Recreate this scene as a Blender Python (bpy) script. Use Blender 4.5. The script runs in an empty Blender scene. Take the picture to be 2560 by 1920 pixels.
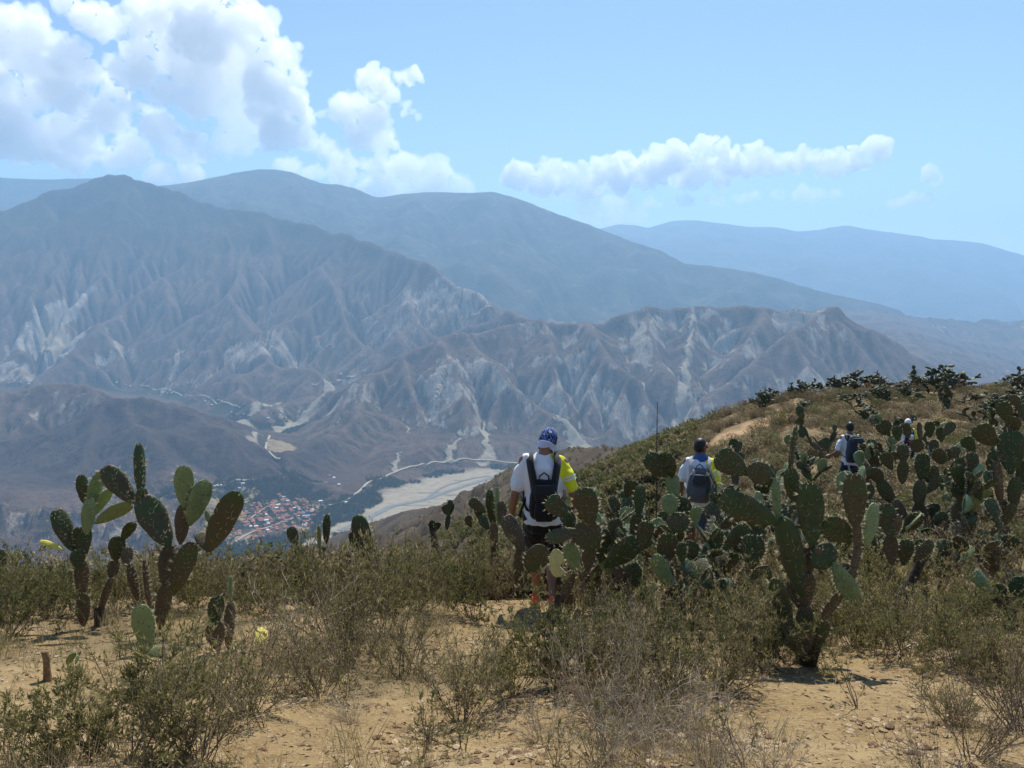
import bpy, bmesh, math, random
import numpy as np
from mathutils import Vector, Matrix, Euler, noise as mnoise

random.seed(7)
RNG = np.random.default_rng(7)
SC = bpy.context.scene
COL = SC.collection
R = math.radians

# ------------------------------------------------------------------ camera, sky, sun, exposure
FPX, PITCH = 788.0, R(6.8)
cam_d = bpy.data.cameras.new('camera')
cam_d.sensor_width = 36.0
cam_d.lens = 36.0 * FPX / 1024.0
cam_d.clip_start = 0.05
cam_d.clip_end = 200000.0
cam = bpy.data.objects.new('camera', cam_d)
COL.objects.link(cam)
cam.location = (0, 0, 0)
cam.rotation_euler = (R(90) - PITCH, 0, 0)
SC.camera = cam

SUN_AZ, SUN_EL = R(10), R(55)          # azimuth to the right of the view direction
world = bpy.data.worlds.new('World')
SC.world = world
world.use_nodes = True
wn = world.node_tree
bg = wn.nodes['Background']
sky = wn.nodes.new('ShaderNodeTexSky')
sky.sky_type = 'NISHITA'
sky.sun_disc = False
sky.sun_elevation = SUN_EL
sky.sun_rotation = SUN_AZ
sky.altitude = 1400
sky.air_density = 1.0
sky.dust_density = 0.4
sky.ozone_density = 3.5
wn.links.new(sky.outputs[0], bg.inputs[0])
bg.inputs[1].default_value = 0.112

sun_d = bpy.data.lights.new('sun', 'SUN')
sun_d.energy = 5.0
sun_d.angle = R(0.53)
sun_d.color = (1.0, 0.955, 0.88)
sun = bpy.data.objects.new('sun', sun_d)
COL.objects.link(sun)
to_sun = Vector((math.sin(SUN_AZ) * math.cos(SUN_EL), math.cos(SUN_AZ) * math.cos(SUN_EL), math.sin(SUN_EL)))
sun.rotation_euler = to_sun.to_track_quat('Z', 'Y').to_euler()
sun.location = (0, 0, 50)

SC.view_settings.view_transform = 'Standard'
SC.view_settings.look = 'None'
SC.view_settings.gamma = 1.0
SC.view_settings.exposure = 0.42
SC.view_settings.use_curve_mapping = False
SC.render.engine = 'CYCLES'
cy = SC.cycles
cy.use_denoising = True
try:
    cy.denoiser = 'OPENIMAGEDENOISE'
    cy.denoising_input_passes = 'RGB_ALBEDO_NORMAL'
    cy.denoising_prefilter = 'ACCURATE'
except Exception:
    pass
cy.use_adaptive_sampling = False
cy.max_bounces = 16
cy.diffuse_bounces = 3
cy.glossy_bounces = 2
cy.transmission_bounces = 4
cy.transparent_max_bounces = 24
cy.volume_bounces = 16
cy.caustics_reflective = False
cy.caustics_refractive = False
cy.sample_clamp_indirect = 4.0

# ------------------------------------------------------------------ helpers
CP, SP = math.cos(PITCH), math.sin(PITCH)


def ray(px, py):
    """pixel of the 1024x768 frame -> (X/Y, Z/Y) slopes of its sight line"""
    xc, yc = (px - 512.0) / FPX, (384.0 - py) / FPX
    y = CP + yc * SP
    return xc / y, (-SP + yc * CP) / y


def at(px, py, Y):
    u, t = ray(px, py)
    return Vector((u * Y, Y, t * Y))


def tag(o, label=None, cat=None, group=None, kind=None):
    if label: o['label'] = label
    if cat: o['category'] = cat
    if group: o['group'] = group
    if kind: o['kind'] = kind
    return o


def link(name, data, parent=None, loc=None):
    o = bpy.data.objects.new(name, data)
    COL.objects.link(o)
    if parent is not None: o.parent = parent
    if loc is not None: o.location = loc
    return o


def np_mesh(name, V, F, mats=(), midx=None, smooth=True, attrs=None):
    """mesh from numpy arrays; F is (n,3) or (n,4) or a list of such arrays"""
    me = bpy.data.meshes.new(name)
    Fs = F if isinstance(F, list) else [F]
    Fs = [np.asarray(f, dtype=np.int32) for f in Fs if len(f)]
    V = np.asarray(V, dtype=np.float32)
    me.vertices.add(len(V))
    me.vertices.foreach_set('co', V.ravel())
    nl = sum(f.size for f in Fs)
    npoly = sum(len(f) for f in Fs)
    me.loops.add(nl)
    me.polygons.add(npoly)
    me.loops.foreach_set('vertex_index', np.concatenate([f.ravel() for f in Fs]))
    tot = np.concatenate([np.full(len(f), f.shape[1], dtype=np.int32) for f in Fs])
    start = np.concatenate([[0], np.cumsum(tot)[:-1]]).astype(np.int32)
    me.polygons.foreach_set('loop_start', start)
    me.polygons.foreach_set('loop_total', tot)
    if midx is not None:
        me.polygons.foreach_set('material_index', np.asarray(midx, dtype=np.int32))
    me.polygons.foreach_set('use_smooth', np.full(npoly, bool(smooth)))
    for m in mats: me.materials.append(m)
    for k, a in (attrs or {}).items():
        at_ = me.attributes.new(k, 'FLOAT', 'POINT')
        at_.data.foreach_set('value', np.asarray(a, dtype=np.float32).ravel())
    me.update(calc_edges=True)
    me.validate()
    return me


def grid_faces(ni, nj):
    a = (np.arange(ni - 1)[:, None] * nj + np.arange(nj - 1)[None, :]).ravel()
    return np.stack([a, a + 1, a + nj + 1, a + nj], 1)


class Noise2:
    """tiling value-gradient noise on numpy arrays"""
    def __init__(s, seed, n=256):
        r = np.random.default_rng(seed)
        a = r.uniform(0, 2 * np.pi, (n, n))
        s.g = np.stack([np.cos(a), np.sin(a)], -1)
        s.n = n

    def __call__(s, x, y):
        xi, yi = np.floor(x).astype(int), np.floor(y).astype(int)
        fx, fy = x - xi, y - yi
        u, v = fx * fx * fx * (fx * (fx * 6 - 15) + 10), fy * fy * fy * (fy * (fy * 6 - 15) + 10)
        n = s.n

        def d(ix, iy, dx, dy):
            g = s.g[ix % n, iy % n]
            return g[..., 0] * dx + g[..., 1] * dy
        a, b = d(xi, yi, fx, fy), d(xi + 1, yi, fx - 1, fy)
        c, e = d(xi, yi + 1, fx, fy - 1), d(xi + 1, yi + 1, fx - 1, fy - 1)
        return 1.5 * ((a * (1 - u) + b * u) * (1 - v) + (c * (1 - u) + e * u) * v)

    def fbm(s, x, y, o=5, lac=2.03, gain=0.5):
        t, a = 0, 1.0
        for k in range(o):
            t = t + a * s(x + 17.3 * k, y - 9.1 * k)
            x, y, a = x * lac, y * lac, a * gain
        return t

    def ridged(s, x, y, o=5, lac=2.03, gain=0.5):
        t, a, w = 0, 1.0, 1.0
        for k in range(o):
            n = 1 - np.abs(s(x + 17.3 * k, y - 9.1 * k))
            n = n * n * w
            w = np.clip(n * 1.6, 0, 1)
            t = t + a * n
            x, y, a = x * lac, y * lac, a * gain
        return t


NA, NB, NC = Noise2(1), Noise2(2), Noise2(3)


def sm(a, b, x):
    t = np.clip((x - a) / (b - a), 0, 1)
    return t * t * (3 - 2 * t)


def new_mat(name):
    m = bpy.data.materials.new(name)
    m.use_nodes = True
    nt = m.node_tree
    b = nt.nodes['Principled BSDF']
    b.inputs['Roughness'].default_value = 0.85
    b.inputs['Specular IOR Level'].default_value = 0.25
    return m, nt, b


class NT:
    """short-hand for wiring shader nodes"""
    def __init__(s, nt): s.nt = nt

    def node(s, typ, **kw):
        n = s.nt.nodes.new(typ)
        for k, v in kw.items():
            setattr(n, k, v)
        return n

    def set(s, sock, v):
        if hasattr(v, 'is_linked') or hasattr(v, 'links'):
            s.nt.links.new(v, sock)
        else:
            sock.default_value = v

    def math(s, op, a, b=0.0, c=None, clamp=False):
        n = s.node('ShaderNodeMath', operation=op, use_clamp=clamp)
        s.set(n.inputs[0], a); s.set(n.inputs[1], b)
        if c is not None: s.set(n.inputs[2], c)
        return n.outputs[0]

    def mix(s, f, a, b):
        n = s.node('ShaderNodeMix', data_type='RGBA')
        n.clamp_factor = True
        s.set(n.inputs[0], f)
        for sock, v in ((n.inputs[6], a), (n.inputs[7], b)):
            if isinstance(v, tuple): v = (*v[:3], 1.0)
            s.set(sock, v)
        return n.outputs[2]

    def noise(s, vec, scale, detail=4.0, rough=0.5, dist=0.0, out=0):
        n = s.node('ShaderNodeTexNoise')
        if vec is not None: s.set(n.inputs['Vector'], vec)
        n.inputs['Scale'].default_value = scale
        n.inputs['Detail'].default_value = detail
        n.inputs['Roughness'].default_value = rough
        n.inputs['Distortion'].default_value = dist
        return n.outputs[out]

    def vor(s, vec, scale, feature='F1', out='Distance', rand=1.0):
        n = s.node('ShaderNodeTexVoronoi', feature=feature)
        if vec is not None: s.set(n.inputs['Vector'], vec)
        n.inputs['Scale'].default_value = scale
        n.inputs['Randomness'].default_value = rand
        return n.outputs[out]

    def ramp(s, f, lo, hi):
        n = s.node('ShaderNodeMapRange', interpolation_type='SMOOTHSTEP')
        s.set(n.inputs[0], f)
        n.inputs[1].default_value = lo
        n.inputs[2].default_value = hi
        return n.outputs[0]

    def attr(s, name):
        return s.node('ShaderNodeAttribute', attribute_name=name).outputs['Fac']

    def pos(s):
        return s.node('ShaderNodeNewGeometry').outputs['Position']

    def obj(s):
        return s.node('ShaderNodeTexCoord').outputs['Object']

    def rand(s):
        return s.node('ShaderNodeObjectInfo').outputs['Random']

    def island(s):
        return s.node('ShaderNodeNewGeometry').outputs['Random Per Island']

    def bump(s, h, strength, dist):
        n = s.node('ShaderNodeBump')
        s.set(n.inputs['Height'], h)
        n.inputs['Strength'].default_value = strength
        n.inputs['Distance'].default_value = dist
        return n.outputs[0]


def plain(name, col, rough=0.8, vary=0.0, spec=0.25, scale=40.0):
    """a single-colour surface with a little mottling"""
    m, nt, b = new_mat(name)
    n = NT(nt)
    f = n.noise(n.obj(), scale, 3, 0.6)
    c = n.mix(n.ramp(f, 0.3, 0.7), tuple(x * (1 - vary) for x in col), tuple(min(1, x * (1 + vary)) for x in col))
    nt.links.new(c, b.inputs['Base Color'])
    b.inputs['Roughness'].default_value = rough
    b.inputs['Specular IOR Level'].default_value = spec
    return m


def tube_mesh(name, pts, rads, ns, mats):
    V, F = [], []
    pts = [Vector(p) for p in pts]
    for i, p in enumerate(pts):
        d = (pts[min(i + 1, len(pts) - 1)] - pts[max(i - 1, 0)]).normalized()
        a = d.orthogonal().normalized() if abs(d.z) > .95 else d.cross(Vector((0, 0, 1))).normalized()
        b_ = d.cross(a)
        for k in range(ns):
            t = 2 * math.pi * k / ns
            V.append(p + (a * math.cos(t) + b_ * math.sin(t)) * rads[i])
    for i in range(len(pts) - 1):
        for k in range(ns):
            F.append((i * ns + k, i * ns + (k + 1) % ns, (i + 1) * ns + (k + 1) % ns, (i + 1) * ns + k))
    return np_mesh(name, np.array([list(v) for v in V]), np.array(F), mats)

# ------------------------------------------------------------------ the far terrain: ridges and rivers as 3-D lines, then fluvial erosion
def P3(l):
    return np.array([list(at(*q)) for q in l])


def PZ(l):
    out = []
    for px, py, z in l:
        u, t = ray(px, py)
        Y = z / t
        out.append([u * Y, Y, z])
    return np.array(out)


def seg_dist(X, Y, L):
    """distance to a 3-D polyline in plan and the line's height at the nearest point"""
    bd = np.full(X.shape, 1e18); bz = np.zeros(X.shape); bs = np.zeros(X.shape)
    for k in range(len(L) - 1):
        a, b = L[k], L[k + 1]
        dx, dy = b[0] - a[0], b[1] - a[1]
        l2 = dx * dx + dy * dy + 1e-9
        t = np.clip(((X - a[0]) * dx + (Y - a[1]) * dy) / l2, 0, 1)
        d2 = (X - a[0] - t * dx) ** 2 + (Y - a[1] - t * dy) ** 2
        m = d2 < bd
        bd = np.where(m, d2, bd)
        bz = np.where(m, a[2] + t * (b[2] - a[2]), bz)
        bs = np.where(m, k + t, bs)
    return np.sqrt(bd), bz, bs


RIDGES = [  # (points, slope)
    (P3([(-260, 330, 7200), (-120, 262, 7900), (0, 219, 8400), (12, 212, 8600), (25, 204, 8700), (37, 194, 8800), (49, 189, 8900), (65, 185, 9000), (81, 182, 9000),
         (92, 177, 9000), (102, 174, 9000), (127, 174, 9000), (139, 178, 9000), (148, 179, 9000), (162, 184, 8950), (181, 191, 8900), (204, 200, 8850),
         (231, 207, 8800), (255, 210, 8700), (301, 222, 8400), (347, 234, 8000), (393, 250, 7600), (417, 259, 7400), (444, 273, 7100), (478, 286, 6850),
         (487, 300, 6700)]), 1.0),
    (P3([(266, 213, 8600), (203, 251, 8000), (163, 274, 7550), (130, 297, 7200), (98, 322, 6750), (62, 360, 6200), (37, 377, 5950)]), .62),
    (P3([(231, 209, 8750), (245, 240, 8200), (238, 270, 7600), (228, 295, 7150), (245, 318, 6800), (260, 338, 6500), (271, 358, 6200), (240, 372, 5900), (218, 380, 5750)]), .6),
    (P3([(271, 358, 6200), (290, 364, 6000), (309, 368, 5850), (334, 382, 5600)]), .6),
    (P3([(347, 235, 8000), (322, 266, 7500), (339, 300, 7000), (350, 325, 6650), (365, 345, 6300)]), .66),
    (P3([(417, 260, 7400), (405, 290, 7000), (412, 318, 6600), (395, 335, 6300)]), .66),
    (P3([(37, 196, 8800), (60, 235, 8200), (45, 282, 7500), (25, 310, 7100), (0, 345, 6600), (-40, 372, 6100)]), .64),
    (P3([(127, 176, 9000), (120, 215, 8400), (100, 250, 7900), (75, 285, 7400), (50, 320, 6900)]), .66),
    # plateau and the great dissected massif
    (P3([(465, 318, 6350), (490, 312, 6200), (512, 309, 6000), (541, 310, 5700), (583, 315, 5500), (648, 304, 5700), (694, 303, 5700), (764, 304, 5500), (800, 304, 5350), (824, 303, 5280),
         (835, 303.5, 5250), (847, 309, 5220), (870, 325, 5180), (903, 352, 5120), (930, 371, 5060), (965, 389, 4950), (1010, 410, 4800)]), 1.15),
    (P3([(541, 310, 5700), (512, 319, 5550), (466, 329, 5450), (434, 337, 5350), (401, 350, 5250), (390, 362, 5120), (369, 371, 5020), (352, 388, 4850),
         (336, 410, 4620), (322, 426, 4400), (305, 440, 4200)]), .85),
    (P3([(434, 337, 5350), (447, 347, 5150), (458, 362, 4950), (466, 385, 4720), (468, 410, 4470), (462, 440, 4230), (458, 458, 4080)]), .7),
    (P3([(466, 329, 5450), (478, 343, 5250), (491, 358, 5050), (512, 375, 4850), (531, 392, 4690), (548, 407, 4540), (569, 427, 4370), (588, 447, 4200), (600, 461, 4070)]), .68),
    (P3([(583, 316, 5450), (597, 340, 5150), (621, 364, 4920), (645, 390, 4720), (665, 407, 4560), (684, 436, 4330)]), .68),
    (P3([(541, 311, 5700), (546, 335, 5300), (552, 355, 5050), (556, 375, 4880)]), .74),
    (P3([(369, 371, 5020), (364, 397, 4700), (369, 418, 4480), (385, 432, 4330), (401, 448, 4170), (408, 463, 4030)]), .66),
    (P3([(401, 350, 5250), (410, 375, 4950), (414, 400, 4680), (425, 430, 4380), (430, 448, 4200), (436, 461, 4060)]), .7),
    (P3([(835, 304, 5250), (790, 330, 5000), (760, 350, 4870), (735, 372, 4720), (708, 400, 4520), (700, 425, 4350)]), .68),
    (P3([(835, 304, 5250), (842, 335, 4950), (848, 365, 4700), (853, 395, 4450), (855, 425, 4200)]), .7),
    (P3([(870, 325, 5180), (895, 365, 4880), (920, 400, 4560), (935, 430, 4300)]), .7),
    (P3([(764, 304, 5500), (752, 325, 5250), (735, 345, 5050)]), .74),
    (P3([(694, 304, 5700), (698, 325, 5400), (688, 348, 5130), (690, 365, 4950)]), .74),
    (P3([(648, 304, 5700), (650, 328, 5350), (662, 350, 5080), (675, 372, 4850)]), .74),
    # hills on the left and in the valley
    (P3([(-120, 405, 4200), (0, 392, 4350), (40, 384, 4450), (69, 379, 4500), (100, 389, 4450), (150, 399, 4350), (200, 408, 4250)]), .5),
    (P3([(-160, 450, 3700), (-80, 447, 3750), (0, 438, 3850), (50, 426, 3950), (80, 410, 4050), (97, 399, 4080), (121, 396, 4080), (147, 399, 4060), (173, 406, 4000), (191, 409, 3950),
         (217, 423, 3830), (238, 440, 3700), (252, 458, 3560)]), .42),
    (P3([(121, 396, 4080), (140, 430, 3700), (175, 465, 3350), (200, 490, 3150)]), .5),
    (P3([(-160, 482, 2900), (0, 494, 2880), (60, 495, 2900), (105, 499, 2880), (140, 510, 2830), (165, 525, 2720)]), .8),
    (P3([(262, 500, 3400), (283, 464, 3640), (293, 448, 3800), (312, 441, 4000), (340, 430, 4250), (363, 402, 4600)]), .42),
    (P3([(283, 464, 3640), (320, 480, 3520), (345, 490, 3420)]), .42),
    (P3([(268, 408, 4900), (290, 400, 5150), (312, 392, 5400)]), .4),
    (P3([(240, 372, 5900), (243, 388, 5600), (255, 398, 5350)]), .5),
]
RIVERS = [  # (points, half width)
    (PZ([(-200, 640, -912), (120, 600, -910), (250, 560, -908), (335, 530, -906), (385, 512, -905), (440, 497, -904), (490, 487, -903), (540, 478, -902), (620, 470, -901), (700, 462, -900)]),
     [150, 150, 150, 170, 300, 370, 370, 320, 240, 200]),
    (np.array([[900, 3850, -900], [2200, 3800, -895], [3600, 4600, -885], [4600, 5900, -870], [5800, 8000, -850]]), [180, 150, 150, 150, 150]),
    (PZ([(330, 528, -905), (290, 515, -899), (262, 488, -893), (249, 468, -886), (256, 448, -880), (262, 440, -872), (248, 430, -858), (230, 414, -842), (205, 402, -818), (165, 393, -795),
         (105, 390, -775), (30, 386, -757), (-100, 378, -720)]), [60, 260, 190, 120, 90, 110, 100, 160, 150, 120, 90, 80, 80]),
    (PZ([(262, 440, -872), (300, 427, -845), (318, 412, -822), (331, 400, -800), (350, 388, -750), (372, 374, -690)]), [100, 50, 40, 30, 25, 20]),
    (PZ([(678, 452, -895), (684, 425, -840), (687, 404, -775)]), [60, 35, 20]),
]


NMAIN = len(RIDGES)
_rr = random.Random(11)
for _k in range(1, 22):                          # side spurs along the main spurs, alternating sides
    L, sl = RIDGES[_k]
    if _k == 8: continue
    step, side = 0.0, 1
    for a, b in zip(L[:-1], L[1:]):
        ln = math.hypot(b[0] - a[0], b[1] - a[1])
        while step < ln:
            p = a + (b - a) * step / ln
            ang = math.atan2(b[1] - a[1], b[0] - a[0]) + side * _rr.uniform(.75, 1.15)
            le = _rr.uniform(350, 720)
            e = p + np.array([math.cos(ang) * le, math.sin(ang) * le, -le * _rr.uniform(.5, .62)])
            if p[2] > -800: RIDGES.append((np.array([p - [0, 0, 12], e]), .85))
            side = -side
            step += _rr.uniform(150, 300)
        step -= ln


def base_height(X, Y):
    wx = 80 * NA.fbm(X / 650, Y / 650, 4) + 26 * NC.fbm(X / 170, Y / 170, 2)
    wy = 80 * NB.fbm(X / 650 + 5, Y / 650, 4) + 26 * NA.fbm(X / 170 + 9, Y / 170, 2)
    fl = np.full(X.shape, 1e9); f2 = np.full(X.shape, 1e9)
    stp = .06 + .24 * sm(-950, -450, X)
    for k, (L, w) in enumerate(RIVERS):
        d, z, s = seg_dist(X + .5 * wx, Y + .5 * wy, L)
        ww = np.interp(s, np.arange(len(w)), w)
        e = np.maximum(0, d - ww)
        fl = np.minimum(fl, z + e * .03)
        f2 = np.minimum(f2, z + e * (stp if k in (0, 1) else .10))
    H = f2
    for L, sl in RIDGES:
        d, z, _ = seg_dist(X + wx * .6, Y + wy * .6, L)
        drop = sl * d * (1 + .35 * np.exp(-d / 250.)) / 1.2
        H = np.maximum(H, z - drop)
    near = -60 - .36 * Y
    H = np.maximum(H, near)
    return H, fl


def erode(Z, dx, iters, k, m=.45, fl=None, diff=.03, mask=None, kmap=None):
    """implicit stream-power incision on a grid (single-flow receivers), a little slope diffusion"""
    ni, nj = Z.shape
    n = ni * nj
    A = None
    offs = [(-1, -1), (-1, 0), (-1, 1), (0, -1), (0, 1), (1, -1), (1, 0), (1, 1)]
    idx = np.arange(n).reshape(ni, nj)
    for it in range(iters):
        Zp = np.pad(Z, 1, mode='edge')
        best = np.zeros(Z.shape); rec = idx.copy()
        jit = 1 + .25 * np.random.default_rng(it).uniform(-1, 1, Z.shape)
        for a, b in offs:
            q = (Z - Zp[1 + a:1 + a + ni, 1 + b:1 + b + nj]) / (1.0 if a == 0 or b == 0 else 1.414) * jit
            nb = np.clip(np.arange(ni)[:, None] + a, 0, ni - 1) * nj + np.clip(np.arange(nj)[None, :] + b, 0, nj - 1)
            mm = q > best
            best = np.where(mm, q, best); rec = np.where(mm, nb, rec)
        order = np.argsort(Z.ravel())
        if mask is not None: order = order[mask.ravel()[order]]
        rl = rec.ravel()
        ol = order.tolist(); rr = rl.tolist()
        acc = [1.0] * n
        for i in reversed(ol):
            r = rr[i]
            if r != i: acc[r] += acc[i]
        A = np.array(acc)
        Fv = (k * (1.0 if kmap is None else kmap.ravel()) * np.minimum(A, 4000) ** m).tolist()
        z = Z.ravel().tolist()
        for i in ol:
            r = rr[i]
            if r != i:
                f = Fv[i]
                zr = z[r]
                if zr < z[i]: z[i] = (z[i] + f * zr) / (1 + f)
        Z = np.array(z).reshape(ni, nj)
        Zp = np.pad(Z, 1, mode='edge')
        lap = Zp[:-2, 1:-1] + Zp[2:, 1:-1] + Zp[1:-1, :-2] + Zp[1:-1, 2:] - 4 * Z
        Z = Z + diff * lap
        if fl is not None: Z = np.maximum(Z, fl)
    return Z, A.reshape(ni, nj)


class Grid:
    def __init__(s, x0, y0, dx, arrs):
        s.x0, s.y0, s.dx, s.a = x0, y0, dx, arrs

    def __call__(s, X, Y, key='z'):
        G = s.a[key]
        fx = np.clip((X - s.x0) / s.dx, 0, G.shape[1] - 1.001)
        fy = np.clip((Y - s.y0) / s.dx, 0, G.shape[0] - 1.001)
        i, j = fy.astype(int), fx.astype(int)
        a, b = fy - i, fx - j
        return (G[i, j] * (1 - b) + G[i, j + 1] * b) * (1 - a) + (G[i + 1, j] * (1 - b) + G[i + 1, j + 1] * b) * a


DX = 15.0
gx, gy = np.arange(-6300, 6900, DX), np.arange(1000, 9800, DX)
GX, GY = np.meshgrid(gx, gy)
B0, FL = base_height(GX, GY)
up = np.clip((B0 - FL) / 120, 0, 1)
rough = NB.fbm(GX / 330, GY / 330, 5)
B1 = B0 + up * (22 * rough + 26 * (NC.ridged(GX / 520, GY / 520, 4) - .9)) + RNG.uniform(-.6, .6, GX.shape)
EZ, EA = erode(B1, DX, 19, .047, .46, FL - 3, .03, (np.abs(GX) < .86 * GY + 250),
               (1 - .72 * sm(-50, 650, B0)) * (.45 + 1.1 * sm(-.45, .45, NC.fbm(GX / 620, GY / 620, 3))))
_e = EZ
for _ in range(2):
    _p = np.pad(_e, 1, mode='edge'); _e = (_p[:-2, 1:-1] + _p[2:, 1:-1] + _p[1:-1, :-2] + _p[1:-1, 2:] + 2 * _e) / 6
_e = np.where(np.isfinite(_e), _e, 0)
_p = np.pad(_e, 1, mode='edge')
ECV = (20. / DX) ** 2 * .9 * (_p[:-2, 1:-1] + _p[2:, 1:-1] + _p[1:-1, :-2] + _p[1:-1, 2:] - 4 * _e)
CG = Grid(gx[0], gy[0], DX, {'z': EZ, 'a': np.log(EA * (DX / 20.) ** 2 + .5), 'f': FL, 'up': EZ - FL, 'cv': ECV})


def canyon_z(X, Y):
    z = CG(X, Y)
    w = np.clip(CG(X, Y, 'up') / 60, 0, 1)
    fl = sm(-1020, -1200, X) * sm(2960, 2880, Y) * sm(2250, 2450, Y)
    z = z - fl * 42 * (NA.ridged(X / 85 + .4 * NB.fbm(X / 60, Y / 60, 2), Y / 420, 3) - .3)
    z = z + w * (7 * NA.fbm(X / 90, Y / 90, 4) + 5 * (NB.ridged(X / 70, Y / 70, 3) - .9))
    return z


def polar_mesh(name, u0, u1, nu, y0, y1, ny, zf, mats, attrs=None, zadd=None):
    u = np.linspace(u0, u1, nu)
    y = np.geomspace(y0, y1, ny)
    Yg, U = np.meshgrid(y, u, indexing='ij')
    Xg = U * Yg
    Z = zf(Xg, Yg)
    V = np.stack([Xg, Yg, Z], -1).reshape(-1, 3)
    at_ = {k: f(Xg, Yg, Z) for k, f in (attrs or {}).items()}
    me = np_mesh(name, V, grid_faces(ny, nu)[:, ::-1], mats, attrs=at_)
    o = link(name, me)
    return o


def hit(px, py, zf, y0=1100., y1=9700., n=2600):
    """first point of the height field zf on the sight line through a pixel"""
    u, t = ray(px, py)
    Y = np.geomspace(y0, y1, n)
    z = zf(u * Y, Y)
    below = np.nonzero(t * Y < z)[0]
    k = below[0] if len(below) else n - 1
    return Vector((u * Y[k], Y[k], z[k]))


# pale slides and washes, burnt hill, woods: patches of the ground itself, by plan position
def patch(X, Y, px, py, rx, ry, rot=0.0, soft=.35, wob=.35):
    k = (px, py)
    if k not in _hits: _hits[k] = hit(px, py, canyon_z)
    c = _hits[k]
    out = np.zeros(X.shape)
    rm = 1.9 * max(rx, ry)
    m = (np.abs(X - c.x) < rm) & (np.abs(Y - c.y) < rm)
    x, y = X[m], Y[m]
    dx, dy = x - c.x, y - c.y
    ca, sa = math.cos(rot), math.sin(rot)
    a, b = (dx * ca + dy * sa) / rx, (-dx * sa + dy * ca) / ry
    d = np.sqrt(a * a + b * b) + wob * NC.fbm(x / (rx * .6) + px, y / (rx * .6), 4)
    out[m] = 1 - sm(1 - soft, 1 + soft * .3, d)
    return out


_hits = {}
_cache = {}


def a_pale(X, Y, Z):
    """0..1: bare pale rock and scree"""
    a = CG(X, Y, 'a')
    upv = CG(X, Y, 'up')
    st = (np.abs(CG(X + 25, Y) - CG(X - 25, Y)) + np.abs(CG(X, Y + 25) - CG(X, Y - 25))) / 50
    reg = sm(-.25, .45, NB.fbm(X / 900 + 3, Y / 900, 3)) * sm(900, 250, upv)
    reg = np.maximum(reg, patch(X, Y, 560, 400, 1500, 700, .1) * .9)
    reg = np.maximum(reg, patch(X, Y, 700, 340, 1500, 500, .1))
    gul = sm(2.6, 4.6, a + 1.1 * NA.fbm(X / 120, Y / 120, 3))
    face = sm(.68, 1.15, st + .5 * NB.fbm(X / 60, Y / 150, 4))
    p = np.clip(.95 * gul * sm(8, 50, upv) * (.3 + .7 * sm(-.2, .3, NB.fbm(X / 140, Y / 260, 3))) + .8 * face * sm(-.2, .25, NA.fbm(X / 260 + 7, Y / 260, 4)), 0, 1) * (.15 + .85 * reg)
    for q in [(52, 333, 150, 520, -.25), (64, 350, 120, 380, -.2)]:
        p = np.maximum(p, 1.0 * patch(X, Y, *q, soft=.25, wob=.2))
    for q in [(435, 300, 420, 200, .0), (470, 297, 200, 200, .0), (255, 350, 300, 180, .3), (440, 375, 110, 220, -.2), (480, 372, 120, 130, 0), (20, 372, 260, 160, 0)]:
        p = np.maximum(p, .8 * patch(X, Y, *q) * (.45 + .55 * sm(-.3, .3, NA.fbm(X / 60, Y / 110, 4))))
    p = p * (1 - a_burnt(X, Y, Z) * .9)
    fl = sm(-1020, -1200, X) * sm(2960, 2880, Y) * sm(2250, 2450, Y)
    p = np.maximum(p, fl * sm(.75, 1.5, NA.ridged(X / 85 + .4 * NB.fbm(X / 60, Y / 60, 2), Y / 420, 3)) * .7)
    return np.clip(p, 0, 1)


def a_gully(X, Y, Z):  # dark scrub in hollows, doubling as painted shade that deepens the relief
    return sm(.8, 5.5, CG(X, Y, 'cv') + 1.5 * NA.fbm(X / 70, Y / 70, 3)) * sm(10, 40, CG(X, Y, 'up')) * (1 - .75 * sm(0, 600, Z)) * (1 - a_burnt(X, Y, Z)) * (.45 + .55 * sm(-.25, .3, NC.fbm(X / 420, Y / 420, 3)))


def a_crest(X, Y, Z):  # dry brown on convex ground, lightened in colour to bring out relief
    return sm(1.0, 6.0, -CG(X, Y, 'cv') + 1.5 * NB.fbm(X / 70, Y / 70, 3)) * (1 - .8 * sm(0, 600, Z)) * (1 - .7 * a_burnt(X, Y, Z))


def a_burnt(X, Y, Z):
    if X.size > 1000 and ('b', X.size) in _cache: return _cache[('b', X.size)]
    v = _burnt(X, Y)
    if X.size > 300000: _cache[('b', X.size)] = v
    return v


def _burnt(X, Y):
    p = patch(X, Y, 130, 430, 1000, 520, 0, .3, .3)
    p = np.maximum(p, patch(X, Y, 40, 460, 700, 380, 0, .3, .3))
    return np.maximum(p, .8 * patch(X, Y, 300, 470, 280, 260, 0, .3, .3))


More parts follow.
